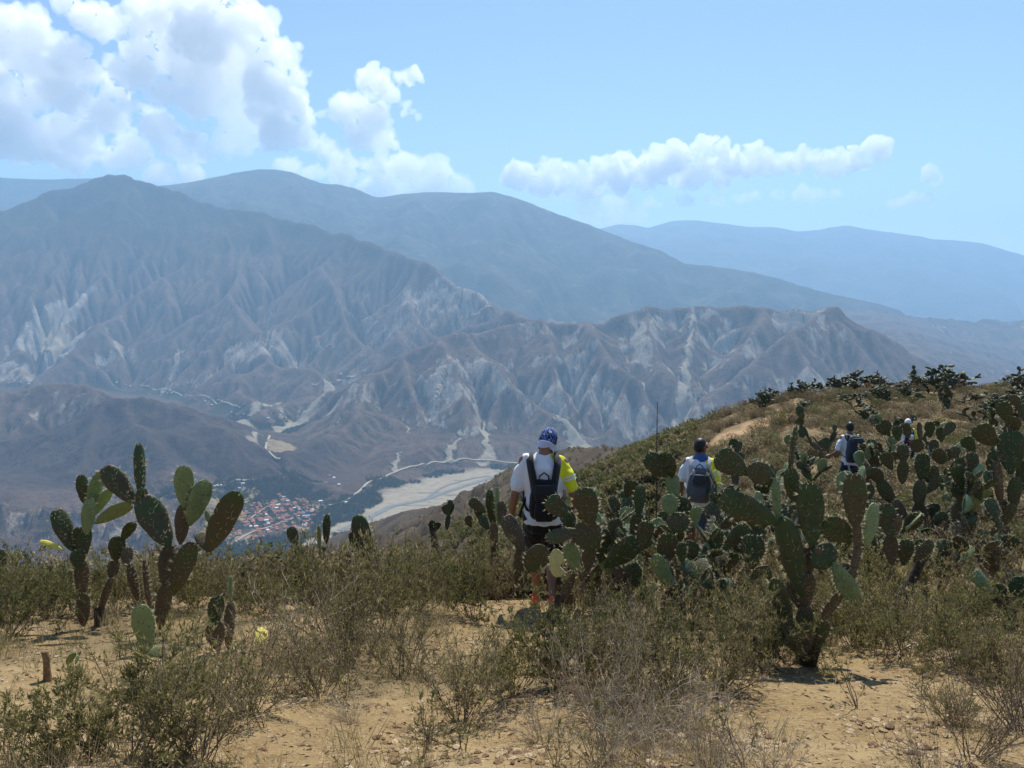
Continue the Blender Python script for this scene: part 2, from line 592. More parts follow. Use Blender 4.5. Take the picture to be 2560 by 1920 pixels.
def a_wood(X, Y, Z):
    """dark woods and gardens on the valley floors and gullies"""
    upv = CG(X, Y, 'up')
    p = sm(26, 3, upv) * sm(0, -10, -(26 - (CG(X, Y, 'f') - (-905 + .02 * (Y - 3400))))) * 0
    dmin = np.full(X.shape, 1e9)
    for L, w in RIVERS:
        d, _, s_ = seg_dist(X, Y, L)
        dmin = np.minimum(dmin, d - np.interp(s_, np.arange(len(w)), w))
    p = sm(60, -30, dmin + 90 * NB.fbm(X / 160, Y / 160, 3)) * sm(70, 25, upv) * sm(-.25, .1, NA.fbm(X / 200, Y / 200, 4) + .1)
    for q in [(356, 506, 170, 130, 0), (250, 478, 230, 170, 0), (300, 545, 330, 130, 0), (262, 420, 260, 170, .3), (235, 405, 200, 120, 0), (25, 384, 300, 120, 0), (165, 388, 420, 120, 0), (400, 482, 150, 70, 0), (205, 490, 200, 150, 0)]:
        p = np.maximum(p, patch(X, Y, *q) * sm(90, 40, upv) * sm(-.4, .0, NA.fbm(X / 130, Y / 130, 3) + .1))
    hi = sm(-100, 900, Z) * .85
    return np.clip(np.maximum(p, hi), 0, 1)


def a_sand(X, Y, Z):
    p = np.zeros(X.shape)
    wx, wy = 25 * NA.fbm(X / 90, Y / 90, 3), 25 * NB.fbm(X / 90, Y / 90, 3)
    for L, w in WASHES:
        d, _, s = seg_dist(X + wx, Y + wy, L)
        ww = np.interp(s, np.arange(len(w)), w)
        p = np.maximum(p, sm(1.15, .8, d / ww))
    return p


def PH(l): return np.array([list(hit(a, b, canyon_z)) for a, b in l])


WASHES = [
    (PZ([(300, 548, -907), (345, 528, -906), (390, 512, -905), (430, 499, -904), (470, 490, -903), (500, 484, -903), (560, 478, -902), (640, 470, -901)]),
     [22, 40, 105, 270, 330, 330, 280, 220]),
    (PZ([(331, 400, -800), (325, 410, -815), (315, 420, -830), (295, 428, -850), (272, 437, -868), (258, 446, -878), (245, 445, -873)]), [38, 50, 62, 54, 42, 48, 40]),
    (PZ([(279, 406, -822), (255, 416, -842), (238, 426, -855), (250, 436, -866), (262, 444, -876)]), [18, 26, 30, 42, 46]),
    (PZ([(260, 456, -882), (256, 464, -886), (252, 470, -888)]), [14, 20, 14]),
    (PH([(36, 311), (45, 325), (56, 340), (64, 354)]), [40, 85, 120, 60]),
    (PZ([(678, 452, -895), (684, 425, -840), (688, 405, -785), (692, 392, -735)]), [55, 34, 22, 12]),
    (PH([(474, 400), (478, 415), (484, 432), (489, 450), (486, 462)]), [10, 14, 22, 28, 45]),
    (PH([(462, 430), (457, 443), (450, 459)]), [8, 14, 32]),
    (PH([(557, 417), (563, 423), (569, 428), (576, 438), (580, 447)]), [10, 16, 26, 40, 60]),
    (PH([(446, 368), (441, 385), (437, 399)]), [7, 9, 7]),
    (PH([(400, 452), (396, 462), (392, 470)]), [8, 14, 26]),
    (PZ([(182, 384, -785), (170, 391, -795), (160, 395, -800)]), [26, 30, 10]),
]


def a_field(X, Y, Z):
    p = np.zeros(X.shape)
    for q in [(281, 447, 75, 130, .3), (250, 492, 40, 45, .5), (318, 508, 70, 60, .2), (287, 422, 60, 60, .2), (215, 500, 70, 60, .4), (245, 540, 70, 60, .3), (300, 530, 60, 40, 0)]:
        p = np.maximum(p, patch(X, Y, *q, soft=.12, wob=.15))
    return p * .9

# ------------------------------------------------------------------ materials of the far terrain
def terrain_mat():
    m, nt, b = new_mat('canyon_ground')
    n = NT(nt)
    p = n.pos()
    f1 = n.noise(p, .004, 6, .6)
    f2 = n.noise(p, .03, 5, .65)
    f3 = n.noise(p, .11, 3, .6)
    base = n.mix(n.ramp(f1, .35, .65), (.086, .055, .041), (.142, .094, .066))
    base = n.mix(n.ramp(f2, .52, .72), base, (.030, .030, .020))
    base = n.mix(n.math('MULTIPLY', n.ramp(f3, .5, .66), .6), base, (.032, .032, .021))
    base = n.mix(n.attr('wood'), base, n.mix(n.ramp(f2, .35, .65), (.022, .032, .016), (.042, .05, .026)))
    base = n.mix(n.math('MULTIPLY', n.attr('burnt'), .95), base, n.mix(n.ramp(f1, .4, .65), (.050, .036, .032), (.075, .055, .046)))
    base = n.mix(n.math('MULTIPLY', n.attr('gully'), .7), base, n.mix(f2, (.020, .026, .014), (.05, .05, .03)))  # scrub colour that also paints shade into the hollows
    base = n.mix(n.math('MULTIPLY', n.attr('crest'), .35), base, (.22, .15, .11))  # crests painted lighter to strengthen the relief
    mp = n.node('ShaderNodeMapping'); n.set(mp.inputs[0], p); mp.inputs['Scale'].default_value = (.050, .0075, .0075)
    stk = n.noise(mp.outputs[0], 1.0, 6, .68, .6)
    pale = n.math('MULTIPLY', n.ramp(n.math('ADD', n.math('MULTIPLY', n.attr('pale'), .55), n.math('MULTIPLY', n.math('MULTIPLY', stk, n.ramp(n.attr('pale'), .0, .2)), .95)), .58, 1.0), .85)
    base = n.mix(pale, base, n.mix(f1, (.33, .285, .225), (.45, .40, .33)))
    base = n.mix(n.attr('field'), base, n.mix(f2, (.30, .225, .12), (.38, .29, .17)))
    base = n.mix(n.attr('sand'), base, n.mix(n.ramp(f2, .35, .7), (.33, .28, .205), (.25, .21, .155)))
    mr = n.node('ShaderNodeMapping'); n.set(mr.inputs[0], p); mr.inputs['Rotation'].default_value = (0, 0, -.35); mr.inputs['Scale'].default_value = (.0035, .014, 1)
    base = n.mix(n.math('MULTIPLY', n.attr('sand'), n.ramp(n.noise(mr.outputs[0], 1.0, 5, .6, .8), .56, .66)), base, (.12, .12, .075))
    nt.links.new(base, b.inputs['Base Color'])
    b.inputs['Roughness'].default_value = .95
    b.inputs['Specular IOR Level'].default_value = .05
    h = n.math('ADD', n.math('MULTIPLY', f2, 1.0), n.math('MULTIPLY', f3, .35))
    h = n.math('MULTIPLY', n.math('ADD', h, n.math('MULTIPLY', stk, .8)), n.math('SUBTRACT', 1.0, n.attr('sand')))
    nt.links.new(n.bump(h, 1.0, 16.0), b.inputs['Normal'])
    return m


M_CANYON = terrain_mat()
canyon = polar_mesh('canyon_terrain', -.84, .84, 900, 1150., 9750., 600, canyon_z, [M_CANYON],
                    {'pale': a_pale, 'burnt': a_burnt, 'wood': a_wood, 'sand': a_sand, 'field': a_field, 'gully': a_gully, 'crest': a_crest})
tag(canyon, 'dry eroded canyon walls and valley floor below the ridge', kind='structure')


def forest_mat(name, c1, c2):
    m, nt, b = new_mat(name)
    n = NT(nt)
    p = n.pos()
    f = n.noise(p, .0016, 7, .62)
    c = n.mix(n.ramp(f, .38, .64), c1, c2)
    c = n.mix(n.math('MULTIPLY', n.ramp(n.noise(p, .005, 4, .6), .58, .72), .5), c, (.2, .16, .11))
    nt.links.new(c, b.inputs['Base Color'])
    b.inputs['Roughness'].default_value = .95
    b.inputs['Specular IOR Level'].default_value = .05
    nt.links.new(n.bump(n.noise(p, .012, 4, .6), .8, 40.0), b.inputs['Normal'])
    return m


def range_mesh(name, lines, slope, u0, u1, nu, y0, y1, ny, seed, mat, dx, iters=8, floor=-900.):
    """a far range: same ridge tents, own noise and erosion on a coarser grid"""
    N = Noise2(seed)
    X0, X1 = u0 * y1 - 200, u1 * y1 + 200
    ax, ay = np.arange(X0, X1, dx), np.arange(y0 - 200, y1 + 200, dx)
    X, Y = np.meshgrid(ax, ay)
    H = np.full(X.shape, floor)
    w = 180 * N.fbm(X / 1600, Y / 1600, 3)
    for L in lines:
        d, z, _ = seg_dist(X + w * .3, Y + w * .5, L)
        H = np.maximum(H, z - slope * d)
    far = np.clip((H - floor) / 300, 0, 1)
    d0, _, _ = seg_dist(X, Y, lines[0])
    far = far * sm(0, 700, d0)
    H = H + far * (150 * (N.ridged(X / 1500, Y / 1500, 4) - .9) + 60 * N.fbm(X / 500, Y / 500, 4)) + np.random.default_rng(seed).uniform(-1, 1, X.shape)
    Z, A = erode(H, dx, iters, .04, .46, None, .03)
    Z = Z + 9 * N.fbm(X / 120, Y / 120, 3)
    g = Grid(ax[0], ay[0], dx, {'z': Z})
    o = polar_mesh(name, u0, u1, nu, y0, y1, ny, lambda a, b_: g(a, b_), [mat])
    o['kind'] = 'structure'
    return o


M_FOREST = forest_mat('far_forest_ground', (.030, .036, .022), (.07, .062, .042))
L_R2 = P3([(-60, 215, 13000), (60, 200, 12900), (162, 184, 12800), (176, 183, 12700), (197, 180, 12600), (215, 176.5, 12500), (231, 173, 12500), (245, 170, 12400), (262, 167.5, 12400),
           (275, 168, 12400), (294, 171, 12400), (308, 177, 12400), (324, 182, 12400), (338, 183, 12400), (356, 187.5, 12400), (370, 194.5, 12400), (380, 196, 12400),
           (403, 193, 12400), (430, 190.5, 12300), (458, 191.5, 12300), (488, 190, 12200), (497, 191, 12200), (524, 199, 12100), (554, 210, 12000), (586, 222, 11900), (603, 229, 11800),
           (637, 240.5, 11600), (662, 249, 11500), (686, 262, 11400), (711, 264.5, 11300), (750, 269.5, 11200), (775, 275.5, 11100), (800, 283.5, 11000),
           (832, 292, 10900), (873, 301, 10800), (898, 307, 10700), (915, 320, 10600), (972, 341, 10500), (1030, 362, 10400), (1150, 395, 10300)])

spurs2 = [P3([(488, 190, 12200), (500, 230, 11400), (520, 270, 10800), (540, 295, 10400)]),
          P3([(603, 229, 11800), (600, 262, 11200), (615, 285, 10700), (640, 298, 10300)]),
          P3([(662, 249, 11500), (690, 283, 10900), (720, 298, 10500)]),
          P3([(294, 171, 12400), (330, 205, 11600), (370, 240, 10900)]),
          P3([(380, 196, 12400), (400, 225, 11600), (450, 262, 10900), (470, 285, 10500)]),
          P3([(775, 275.5, 11100), (800, 300, 10600)])]
mountains = range_mesh('mountains', [L_R2] + spurs2, .5, -.72, .84, 440, 6700., 15000., 230, 21, M_FOREST, 45.)
tag(mountains, 'long blue mountain ridge behind the canyon')
L_R0 = P3([(-200, 178, 16000), (0, 176.5, 16000), (30, 177.5, 16000), (46, 178, 16000), (70, 177, 16000), (93, 177, 16000), (140, 188, 16000), (200, 205, 16000), (260, 235, 16000)])
m0 = range_mesh('mountains', [L_R0], .5, -.80, -.2, 160, 14200., 17000., 60, 22, M_FOREST, 70., 5)
tag(m0, 'pale ridge at the left edge behind the blue peak')
L_R1 = P3([(400, 265, 22500), (500, 245, 22500), (560, 236, 22400), (600, 227.5, 22300), (618, 223, 22300), (640, 224.5, 22200), (647, 227, 22200), (672, 219.6, 22000), (696, 219, 22000), (726, 223, 22000),
           (750, 226, 22000), (777, 226, 22000), (797, 230, 22000), (819, 229, 22000), (832, 226, 22000), (849, 224, 22000), (868, 228, 22000), (922, 235, 21800), (930, 238, 21800),
           (954, 239, 21700), (984, 242, 21500), (1004, 248, 21300), (1024, 257, 21200), (1080, 280, 21000), (1200, 320, 20500)])
s1 = [P3([(849, 224, 22000), (900, 270, 20000), (960, 300, 18500)]), P3([(696, 219, 22000), (740, 250, 20600), (790, 275, 19500)]),
      P3([(1004, 248, 21300), (1030, 290, 19000), (1060, 320, 17500)])]
m1 = range_mesh('mountains', [L_R1] + s1, .38, -.1, .85, 300, 13800., 23200., 140, 23, M_FOREST, 100., 6, -950.)
tag(m1, 'palest mountain range on the horizon at the right')

# ------------------------------------------------------------------ haze: one closed box of thin air round everything, sky and clouds outside
HAZE_TOP = max(max((v.co.z for v in o.data.vertices)) for o in (canyon, mountains, m0, m1)) + 30
HAZE_D = 6.7e-5
bm = bmesh.new()
bmesh.ops.create_cube(bm, size=1.0)
bmesh.ops.scale(bm, vec=(42000, 24600, HAZE_TOP + 1250), verts=bm.verts)
bmesh.ops.translate(bm, vec=(0, 24600 / 2 - 900, (HAZE_TOP - 1250) / 2), verts=bm.verts)
me = bpy.data.meshes.new('haze'); bm.to_mesh(me); bm.free()
haze = link('haze', me)
haze['kind'] = 'stuff'
hm = bpy.data.materials.new('thin_air'); hm.use_nodes = True
hn = hm.node_tree
for nd in list(hn.nodes):
    if nd.type == 'BSDF_PRINCIPLED': hn.nodes.remove(nd)
pv = hn.nodes.new('ShaderNodeVolumePrincipled')
pv.inputs['Color'].default_value = (.45, .72, 1.0, 1)
pv.inputs['Density'].default_value = HAZE_D
pv.inputs['Anisotropy'].default_value = .25
hn.links.new(pv.outputs[0], [x for x in hn.nodes if x.type == 'OUTPUT_MATERIAL'][0].inputs['Volume'])
hm.cycles.homogeneous_volume = True
me.materials.append(hm)

# ------------------------------------------------------------------ clouds: closed bodies of scattering droplets standing beyond and above the haze
def remesh_union(bm, voxel, smooth_it=0):
    """one closed surface round every shape in the bmesh"""
    me = bpy.data.meshes.new('union'); bm.to_mesh(me); bm.free()
    o = bpy.data.objects.new('union', me); COL.objects.link(o)
    md = o.modifiers.new('r', 'REMESH'); md.mode = 'VOXEL'; md.voxel_size = voxel; md.adaptivity = 0
    if smooth_it:
        ms = o.modifiers.new('s', 'SMOOTH'); ms.iterations = smooth_it; ms.factor = .5
    dg = bpy.context.evaluated_depsgraph_get()
    out = bpy.data.meshes.new_from_object(o.evaluated_get(dg))
    bpy.data.objects.remove(o); bpy.data.meshes.remove(me)
    return out


class Noise3:
    def __init__(s, seed, n=64):
        g = np.random.default_rng(seed).normal(size=(n, n, n, 3))
        s.g = g / np.linalg.norm(g, axis=-1, keepdims=True)
        s.n = n

    def __call__(s, p):
        i = np.floor(p).astype(int)
        f = p - i
        w = f * f * f * (f * (f * 6 - 15) + 10)
        out = 0
        for c in range(8):
            o = np.array([c & 1, c >> 1 & 1, c >> 2 & 1])
            q = (i + o) % s.n
            d = (s.g[q[:, 0], q[:, 1], q[:, 2]] * (f - o)).sum(1)
            ww = np.prod(np.where(o, w, 1 - w), axis=1)
            out = out + ww * d
        return 1.6 * out

    def fbm(s, p, o):
        t, a = 0, 1.
        for k in range(o):
            t = t + a * s(p + 11.7 * k); p = p * 2.1; a *= .5
        return t

    def billow(s, p, o):
        t, a = 0, 1.
        for k in range(o):
            t = t + a * (1 - 1.6 * np.abs(s(p + 5.1 * k))) ; p = p * 2.05; a *= .55
        return -t if False else t


N3 = Noise3(5)


def cloud_mat(name, dens):
    m = bpy.data.materials.new(name); m.use_nodes = True
    nt = m.node_tree
    for nd in list(nt.nodes):
        if nd.type == 'BSDF_PRINCIPLED': nt.nodes.remove(nd)
    v = nt.nodes.new('ShaderNodeVolumeScatter')
    v.inputs['Color'].default_value = (1, .997, .990, 1)
    v.inputs['Density'].default_value = dens
    v.inputs['Anisotropy'].default_value = .45
    nt.links.new(v.outputs[0], [x for x in nt.nodes if x.type == 'OUTPUT_MATERIAL'][0].inputs['Volume'])
    m.cycles.homogeneous_volume = True
    return m


def cloud(blobs, Y, dens, label, vox, seed, sq=.8, amp=1.0):
    rr = random.Random(seed)
    bm = bmesh.new()
    for px, py, r in blobs:
        R_ = r * 1.2 / FPX * Y
        c = at(px, py, Y) + Vector((0, rr.uniform(-1, 1) * R_ * 1.0, 0))
        bmesh.ops.create_icosphere(bm, subdivisions=3, radius=1, matrix=Matrix.Translation(c) @ Matrix.Diagonal((R_, R_ * 1.1, R_ * sq, 1)))
        for k in range(5):                       # cauliflower buds on the upper side
            a, e = rr.uniform(0, 6.28), rr.uniform(-.35, 1.2)
            q = R_ * rr.uniform(.3, .5)
            d = Vector((math.cos(a) * math.cos(e), .6 * math.sin(a) * math.cos(e), math.sin(e) * sq))
            bmesh.ops.create_icosphere(bm, subdivisions=2, radius=q, matrix=Matrix.Translation(c + d * R_ * .92))
    me = remesh_union(bm, vox)
    n = len(me.vertices)
    co = np.empty(n * 3, np.float32); me.vertices.foreach_get('co', co); co = co.reshape(-1, 3)
    no = np.empty(n * 3, np.float32); me.vertices.foreach_get('normal', no); no = no.reshape(-1, 3)
    k = Y / 17500.
    q = co / k
    f1, f2, f3 = N3.fbm(q / 900., 2), N3.billow(q / 520., 3), N3.billow(q / 170. + 9.3, 3)
    d = 150 * f1 + 190 * (f2 - f2.mean()) + 65 * (f3 - f3.mean()) + 35
    co = co + no * (d * k * amp)[:, None]
    me.vertices.foreach_set('co', co.ravel())
    me.materials.clear()
    me.materials.append(cloud_mat('cloud_droplets', dens))
    me.polygons.foreach_set('use_smooth', np.ones(len(me.polygons), bool))
    me.name = 'cloud'
    o = link('cloud', me)
    me.update()
    tag(o, label, 'cloud', 'clouds over the mountains')
    return o


def Z1(l): return [(x * .2315, y * .2315, r * .2315) for x, y, r in l]
def Z2(l): return [(480 + x * .2459, 120 + y * .2459, r * .2459) for x, y, r in l]


cloud(Z1([(-120, 200, 130), (60, 180, 120), (180, 210, 95), (50, 330, 110), (255, 290, 100), (330, 290, 60), (150, 330, 60), (20, 480, 110), (95, 560, 80), (330, 420, 70),
          (420, 470, 60), (250, 600, 95), (180, 650, 60), (330, 590, 60), (400, 520, 45), (-100, 400, 120), (-80, 560, 90), (60, 640, 50)]), 17500, .0036, 'bright cumulus bank cut by the left edge of the sky', 36, 1)
cloud(Z1([(290, 10, 40), (350, 50, 45), (420, 90, 55), (500, 110, 50), (620, 70, 80), (750, 70, 90), (880, 50, 80), (1000, 30, 45), (1070, 10, 35), (780, 200, 105), (950, 180, 120),
          (1070, 140, 75), (1125, 115, 60), (600, 220, 80), (535, 300, 50), (615, 325, 50), (465, 365, 45), (1120, 250, 95), (1215, 225, 50), (1250, 300, 50), (1325, 312, 22),
          (1185, 390, 75), (1270, 425, 40), (1150, 480, 60)]), 18000, .0036, 'largest towering cumulus at the top of the sky', 36, 2)
cloud(Z1([(960, 400, 120), (880, 320, 100), (1050, 500, 90), (1010, 600, 70), (1110, 560, 60)]), 18600, .0011, 'thin grey veil hanging under the largest cumulus', 60, 3)
cloud(Z1([(720, 420, 55), (710, 375, 22), (800, 440, 55), (860, 490, 28), (640, 490, 48), (560, 470, 38), (500, 500, 50), (850, 600, 38), (885, 655, 30), (800, 670, 45),
          (530, 610, 45), (590, 680, 42), (700, 560, 55), (740, 640, 45), (460, 680, 45), (330, 690, 45), (680, 740, 40), (800, 745, 40)]), 18200, .0035, 'broken lower cumulus with gaps left of the grey veil', 36, 4)
cloud(Z1([(1290, 510, 48), (1230, 600, 58), (1345, 510, 32), (1320, 620, 50), (1410, 640, 40), (1470, 700, 50), (1500, 470, 62), (1570, 450, 55), (1440, 490, 30), (1615, 350, 40), (1650, 385, 32),
          (1690, 385, 24), (1745, 340, 30), (1790, 330, 20), (1620, 520, 46), (1640, 600, 40), (1690, 600, 30), (1560, 590, 55), (1550, 690, 32)]), 18000, .0036, 'ragged cumulus tower with two horns right of the largest cloud', 34, 5)
cloud(Z1([(1640, 730, 50), (1760, 730, 55), (1890, 765, 62), (2010, 795, 40), (1700, 790, 50), (1830, 810, 50), (1480, 780, 50), (1350, 745, 35), (1250, 715, 35), (1600, 820, 45)]), 18800, .003, 'low pale cloud resting on the middle of the blue ridge', 40, 6)
cloud(Z1([(1745, 455, 20), (1755, 480, 18), (1800, 490, 15)]), 18000, .0025, 'tiny hooked cloud beside the ragged tower', 30, 7)
cloud(Z2([(180, 225, 38), (280, 205, 36), (380, 225, 36), (480, 225, 42), (240, 270, 32), (590, 170, 40), (700, 170, 45), (800, 150, 40), (900, 130, 36), (560, 235, 48), (700, 230, 50), (850, 215, 55),
          (1000, 175, 48), (1120, 165, 40), (1000, 225, 38), (1250, 155, 36), (1200, 185, 32), (1350, 165, 28), (1420, 185, 24), (1480, 180, 20), (1540, 160, 26), (1575, 138, 25), (1440, 180, 34), (1500, 172, 30), (140, 240, 26), (320, 260, 34), (430, 260, 34), (640, 205, 52), (780, 190, 52), (920, 190, 50), (1060, 200, 44), (1180, 170, 42), (1300, 165, 36), (1390, 175, 30), (1600, 120, 26), (1625, 125, 20)]),
      27000, .0036, 'long white cloud with a raised tip over the right horizon', 50, 8)
cloud(Z2([(920, 290, 22), (820, 330, 36), (700, 340, 38), (560, 350, 34), (950, 330, 28), (1060, 315, 20), (1250, 297, 14), (1180, 297, 14), (1120, 306, 20), (1215, 300, 18), (1300, 302, 17), (1400, 303, 17), (1360, 310, 16), (1440, 297, 15), (470, 370, 30), (390, 325, 28), (610, 370, 30), (640, 385, 30), (530, 400, 30), (440, 340, 30), (350, 310, 26)]),
      27400, .0016, 'thin flat cloud layer under the long white cloud', 55, 9, .45)
cloud(Z2([(1820, 230, 18), (1845, 255, 12), (1700, 345, 20), (1760, 325, 24), (1800, 315, 24)]), 27000, .0026, 'small faint cloud puff at the far right', 50, 10)

# ------------------------------------------------------------------ the near hillside: table of ground heights along sight columns
T_PX = [-260, 0, 200, 400, 500, 545, 620, 700, 780, 850, 940, 1024, 1300]
T_Y = [1.0, 2.6, 5.0, 7.7, 9.0, 11., 14., 18., 27., 40., 50., 60., 75., 100., 140.]
_n = [-1.22, -1.67, -2.42, -3.19]
T_Z = {
    -260: _n + [-3.9, -5.6, -8.6, -12.6, -21., -33, -42, -52, -66, -90, -120],
    0: _n + [-3.8, -5.3, -8.4, -12.4, -21., -33, -42, -52, -66, -90, -120],
    200: _n + [-3.7, -5.2, -8.3, -12.3, -21., -33, -42, -52, -66, -90, -120],
    400: _n + [-3.75, -5.1, -8.0, -12.0, -20.5, -32, -41, -51, -65, -88, -118],
    500: _n + [-3.7, -4.9, -7.4, -11., -18.5, -28, -36, -44, -57, -80, -110],
    545: _n + [-3.6, -4.6, -6.6, -9.5, -16., -24, -31, -38, -50, -72, -102],
    620: _n + [-3.6, -4.35, -5.7, -7.6, -12., -17.5, -22, -26.5, -36, -56, -86],
    700: _n + [-3.42, -3.88, -4.8, -6.0, -8.0, -8.9, -9.15, -10.2, -15.5, -32, -62],
    780: _n + [-3.45, -3.9, -4.5, -5.2, -6.6, -7.45, -7.85, -8.15, -11.5, -24, -48],
    850: _n + [-3.45, -3.88, -4.3, -4.7, -5.95, -7.15, -7.55, -7.95, -10.5, -20, -40],
    940: _n + [-3.45, -3.9, -4.25, -4.6, -5.8, -7.0, -7.4, -7.85, -10., -19, -38],
    1024: _n + [-3.45, -3.9, -4.25, -4.6, -5.7, -6.8, -7.3, -7.8, -9.8, -18, -36],
    1300: _n + [-3.5, -4.0, -4.3, -4.6, -5.6, -6.4, -7.0, -7.6, -9.5, -17, -34],
}


def _table():
    u = np.array([ray(p, 480)[0] for p in T_PX])
    ly = np.log(np.array(T_Y))
    Z = np.array([T_Z[p] for p in T_PX])
    fu = np.linspace(u[0], u[-1], 220)
    fy = np.linspace(ly[0], ly[-1], 240)
    A = np.array([np.interp(fy, ly, Z[i]) for i in range(len(u))])
    Bm = np.array([np.interp(fu, u, A[:, j]) for j in range(len(fy))])      # (ny, nu)
    for _ in range(10):
        P_ = np.pad(Bm, 1, mode='reflect', reflect_type='odd')
        Bm = (P_[:-2, 1:-1] + P_[2:, 1:-1] + P_[1:-1, :-2] + P_[1:-1, 2:] + 2 * P_[1:-1, 1:-1]) / 6
    return fu, fy, Bm


_fu, _fy, _TB = _table()


def hill_base(X, Y):
    X, Y = np.asarray(X, float), np.asarray(Y, float)
    u = X / np.maximum(Y, 2.6)
    ly = np.log(np.maximum(Y, 1.0))
    a = np.clip((u - _fu[0]) / (_fu[1] - _fu[0]), 0, len(_fu) - 1.001)
    b = np.clip((ly - _fy[0]) / (_fy[1] - _fy[0]), 0, len(_fy) - 1.001)
    i, j = b.astype(int), a.astype(int)
    fb, fa = b - i, a - j
    z = (_TB[i, j] * (1 - fa) + _TB[i, j + 1] * fa) * (1 - fb) + (_TB[i + 1, j] * (1 - fa) + _TB[i + 1, j + 1] * fa) * fb
    return z + np.where(Y < 1.0, (1.0 - Y) * .3, 0)


def hill_z(X, Y):
    X, Y = np.asarray(X, float), np.asarray(Y, float)
    far = np.clip(Y / 25., .0, 1.)
    return (hill_base(X, Y) + .07 * NA.fbm(X / 1.7, Y / 1.7, 4) + .018 * NB.fbm(X / .22, Y / .22, 3)
            + far * .45 * NC.fbm(X / 7., Y / 7., 4))


def gz(x, y): return float(hill_z(np.array([x]), np.array([y]))[0])


def on_hill(px, py, y0=1.3, y1=120.):
    return hit(px, py, hill_z, y0, y1, 3000)


def soil_mat():
    m, nt, b = new_mat('dry_stony_soil')
    n = NT(nt)
    p = n.pos()
    f1 = n.noise(p, .9, 5, .6)
    f2 = n.noise(p, 9, 5, .7)
    f3 = n.noise(p, 60, 3, .6)
    v = n.vor(p, 38, 'F1', 'Distance')
    vc = n.node('ShaderNodeTexVoronoi'); vc.inputs['Scale'].default_value = 38; n.set(vc.inputs['Vector'], p)
    sep = n.node('ShaderNodeSeparateColor'); n.set(sep.inputs[0], vc.outputs['Color'])
    base = n.mix(n.ramp(f1, .35, .65), (.265, .183, .086), (.345, .25, .125))
    base = n.mix(n.math('MULTIPLY', n.ramp(f2, .47, .66), .75), base, (.17, .105, .05))
    base = n.mix(n.math('MULTIPLY', n.ramp(f3, .52, .7), .5), base, (.42, .31, .165))
    peb = n.math('MULTIPLY', n.math('LESS_THAN', v, .33), n.math('GREATER_THAN', sep.outputs[0], .72))
    base = n.mix(peb, base, n.mix(sep.outputs[1], (.44, .34, .21), (.16, .10, .055)))
    base = n.mix(n.attr('litter'), base, n.mix(f2, (.13, .10, .055), (.27, .20, .105)))
    base = n.mix(n.attr('far'), base, n.mix(n.ramp(f1, .4, .6), (.17, .125, .07), (.26, .185, .10)))
    base = n.mix(n.attr('bare'), base, n.mix(n.ramp(f1, .4, .6), (.40, .25, .13), (.46, .31, .17)))
    nt.links.new(base, b.inputs['Base Color'])
    b.inputs['Roughness'].default_value = .95
    b.inputs['Specular IOR Level'].default_value = .1
    h = n.math('ADD', n.math('MULTIPLY', f2, .6), n.math('ADD', n.math('MULTIPLY', f3, .25), n.math('MULTIPLY', peb, .35)))
    nt.links.new(n.bump(h, 1.0, .06), b.inputs['Normal'])
    return m


_pc = {}


def pxel(X, Y, px, py, rx, ry):
    """soft ellipse of ground round the point seen at a pixel; radii in metres"""
    if (px, py) not in _pc: _pc[(px, py)] = on_hill(px, py)
    c = _pc[(px, py)]
    d = np.sqrt(((X - c.x) / rx) ** 2 + ((Y - c.y) / ry) ** 2) + .3 * NA.fbm(X / (.5 * rx), Y / (.5 * rx), 3)
    return 1 - sm(.6, 1.15, d)


def clear_mask(X, Y):
    """1 where the trodden ground is bare"""
    p = np.zeros(np.shape(X))
    for q in [(300, 740, 1.1, .8), (400, 725, .9, .6), (470, 745, .8, .5), (490, 612, .8, 1.2), (535, 625, .7, 1.0), (500, 645, .6, .7), (520, 600, .5, .9), (830, 690, 1.2, 1.2), (880, 720, 1.1, 1.0), (790, 668, .7, .6), (910, 760, .8, .5),
              (10, 690, .5, 1.0), (40, 740, .5, .5), (230, 640, .9, .35), (370, 608, .9, .25), (250, 607, .9, .3), (140, 668, .8, .4)]:
        p = np.maximum(p, pxel(X, Y, *q))
    return p


def a_bare(X, Y, Z):
    p = np.zeros(X.shape)
    for q in [(776, 420, 2.4, 2.2), (735, 433, 1.6, 1.2), (720, 440, 1.4, 1.0), (850, 412, .8, 4.5), (790, 413, 1.8, 1.4)]:
        p = np.maximum(p, pxel(X, Y, *q))
    return p * .75


def spaced(a, b, fine, grow):
    """symmetric stepping: fine near 0, growing outward, from a to b"""
    up, x, d = [0.0], 0.0, fine
    while x < b: x += d; up.append(x); d = fine + grow * x
    dn, x = [], 0.0
    while x > a: x -= (fine + grow * -x); dn.append(x)
    return np.array(dn[::-1] + up)


ax_ = spaced(-120, 150, .045, .022)
ay_ = spaced(-5, 140, .05, .016)
HX, HY = np.meshgrid(ax_, ay_)
HZ = hill_z(HX, HY)
CLR = clear_mask(HX, HY)
lit = np.clip(sm(-.3, .3, NB.fbm(HX / 1.1, HY / 1.1, 4)) * (1 - .85 * CLR), 0, 1) * .8
M_SOIL = soil_mat()
me = np_mesh('hillside', np.stack([HX, HY, HZ], -1).reshape(-1, 3), grid_faces(*HX.shape), [M_SOIL],
             attrs={'litter': lit, 'far': sm(12, 22, HY) * .85, 'bare': a_bare(HX, HY, HZ)})
hillside = link('hillside', me)
tag(hillside, 'dry stony hillside with a trodden path', kind='structure')

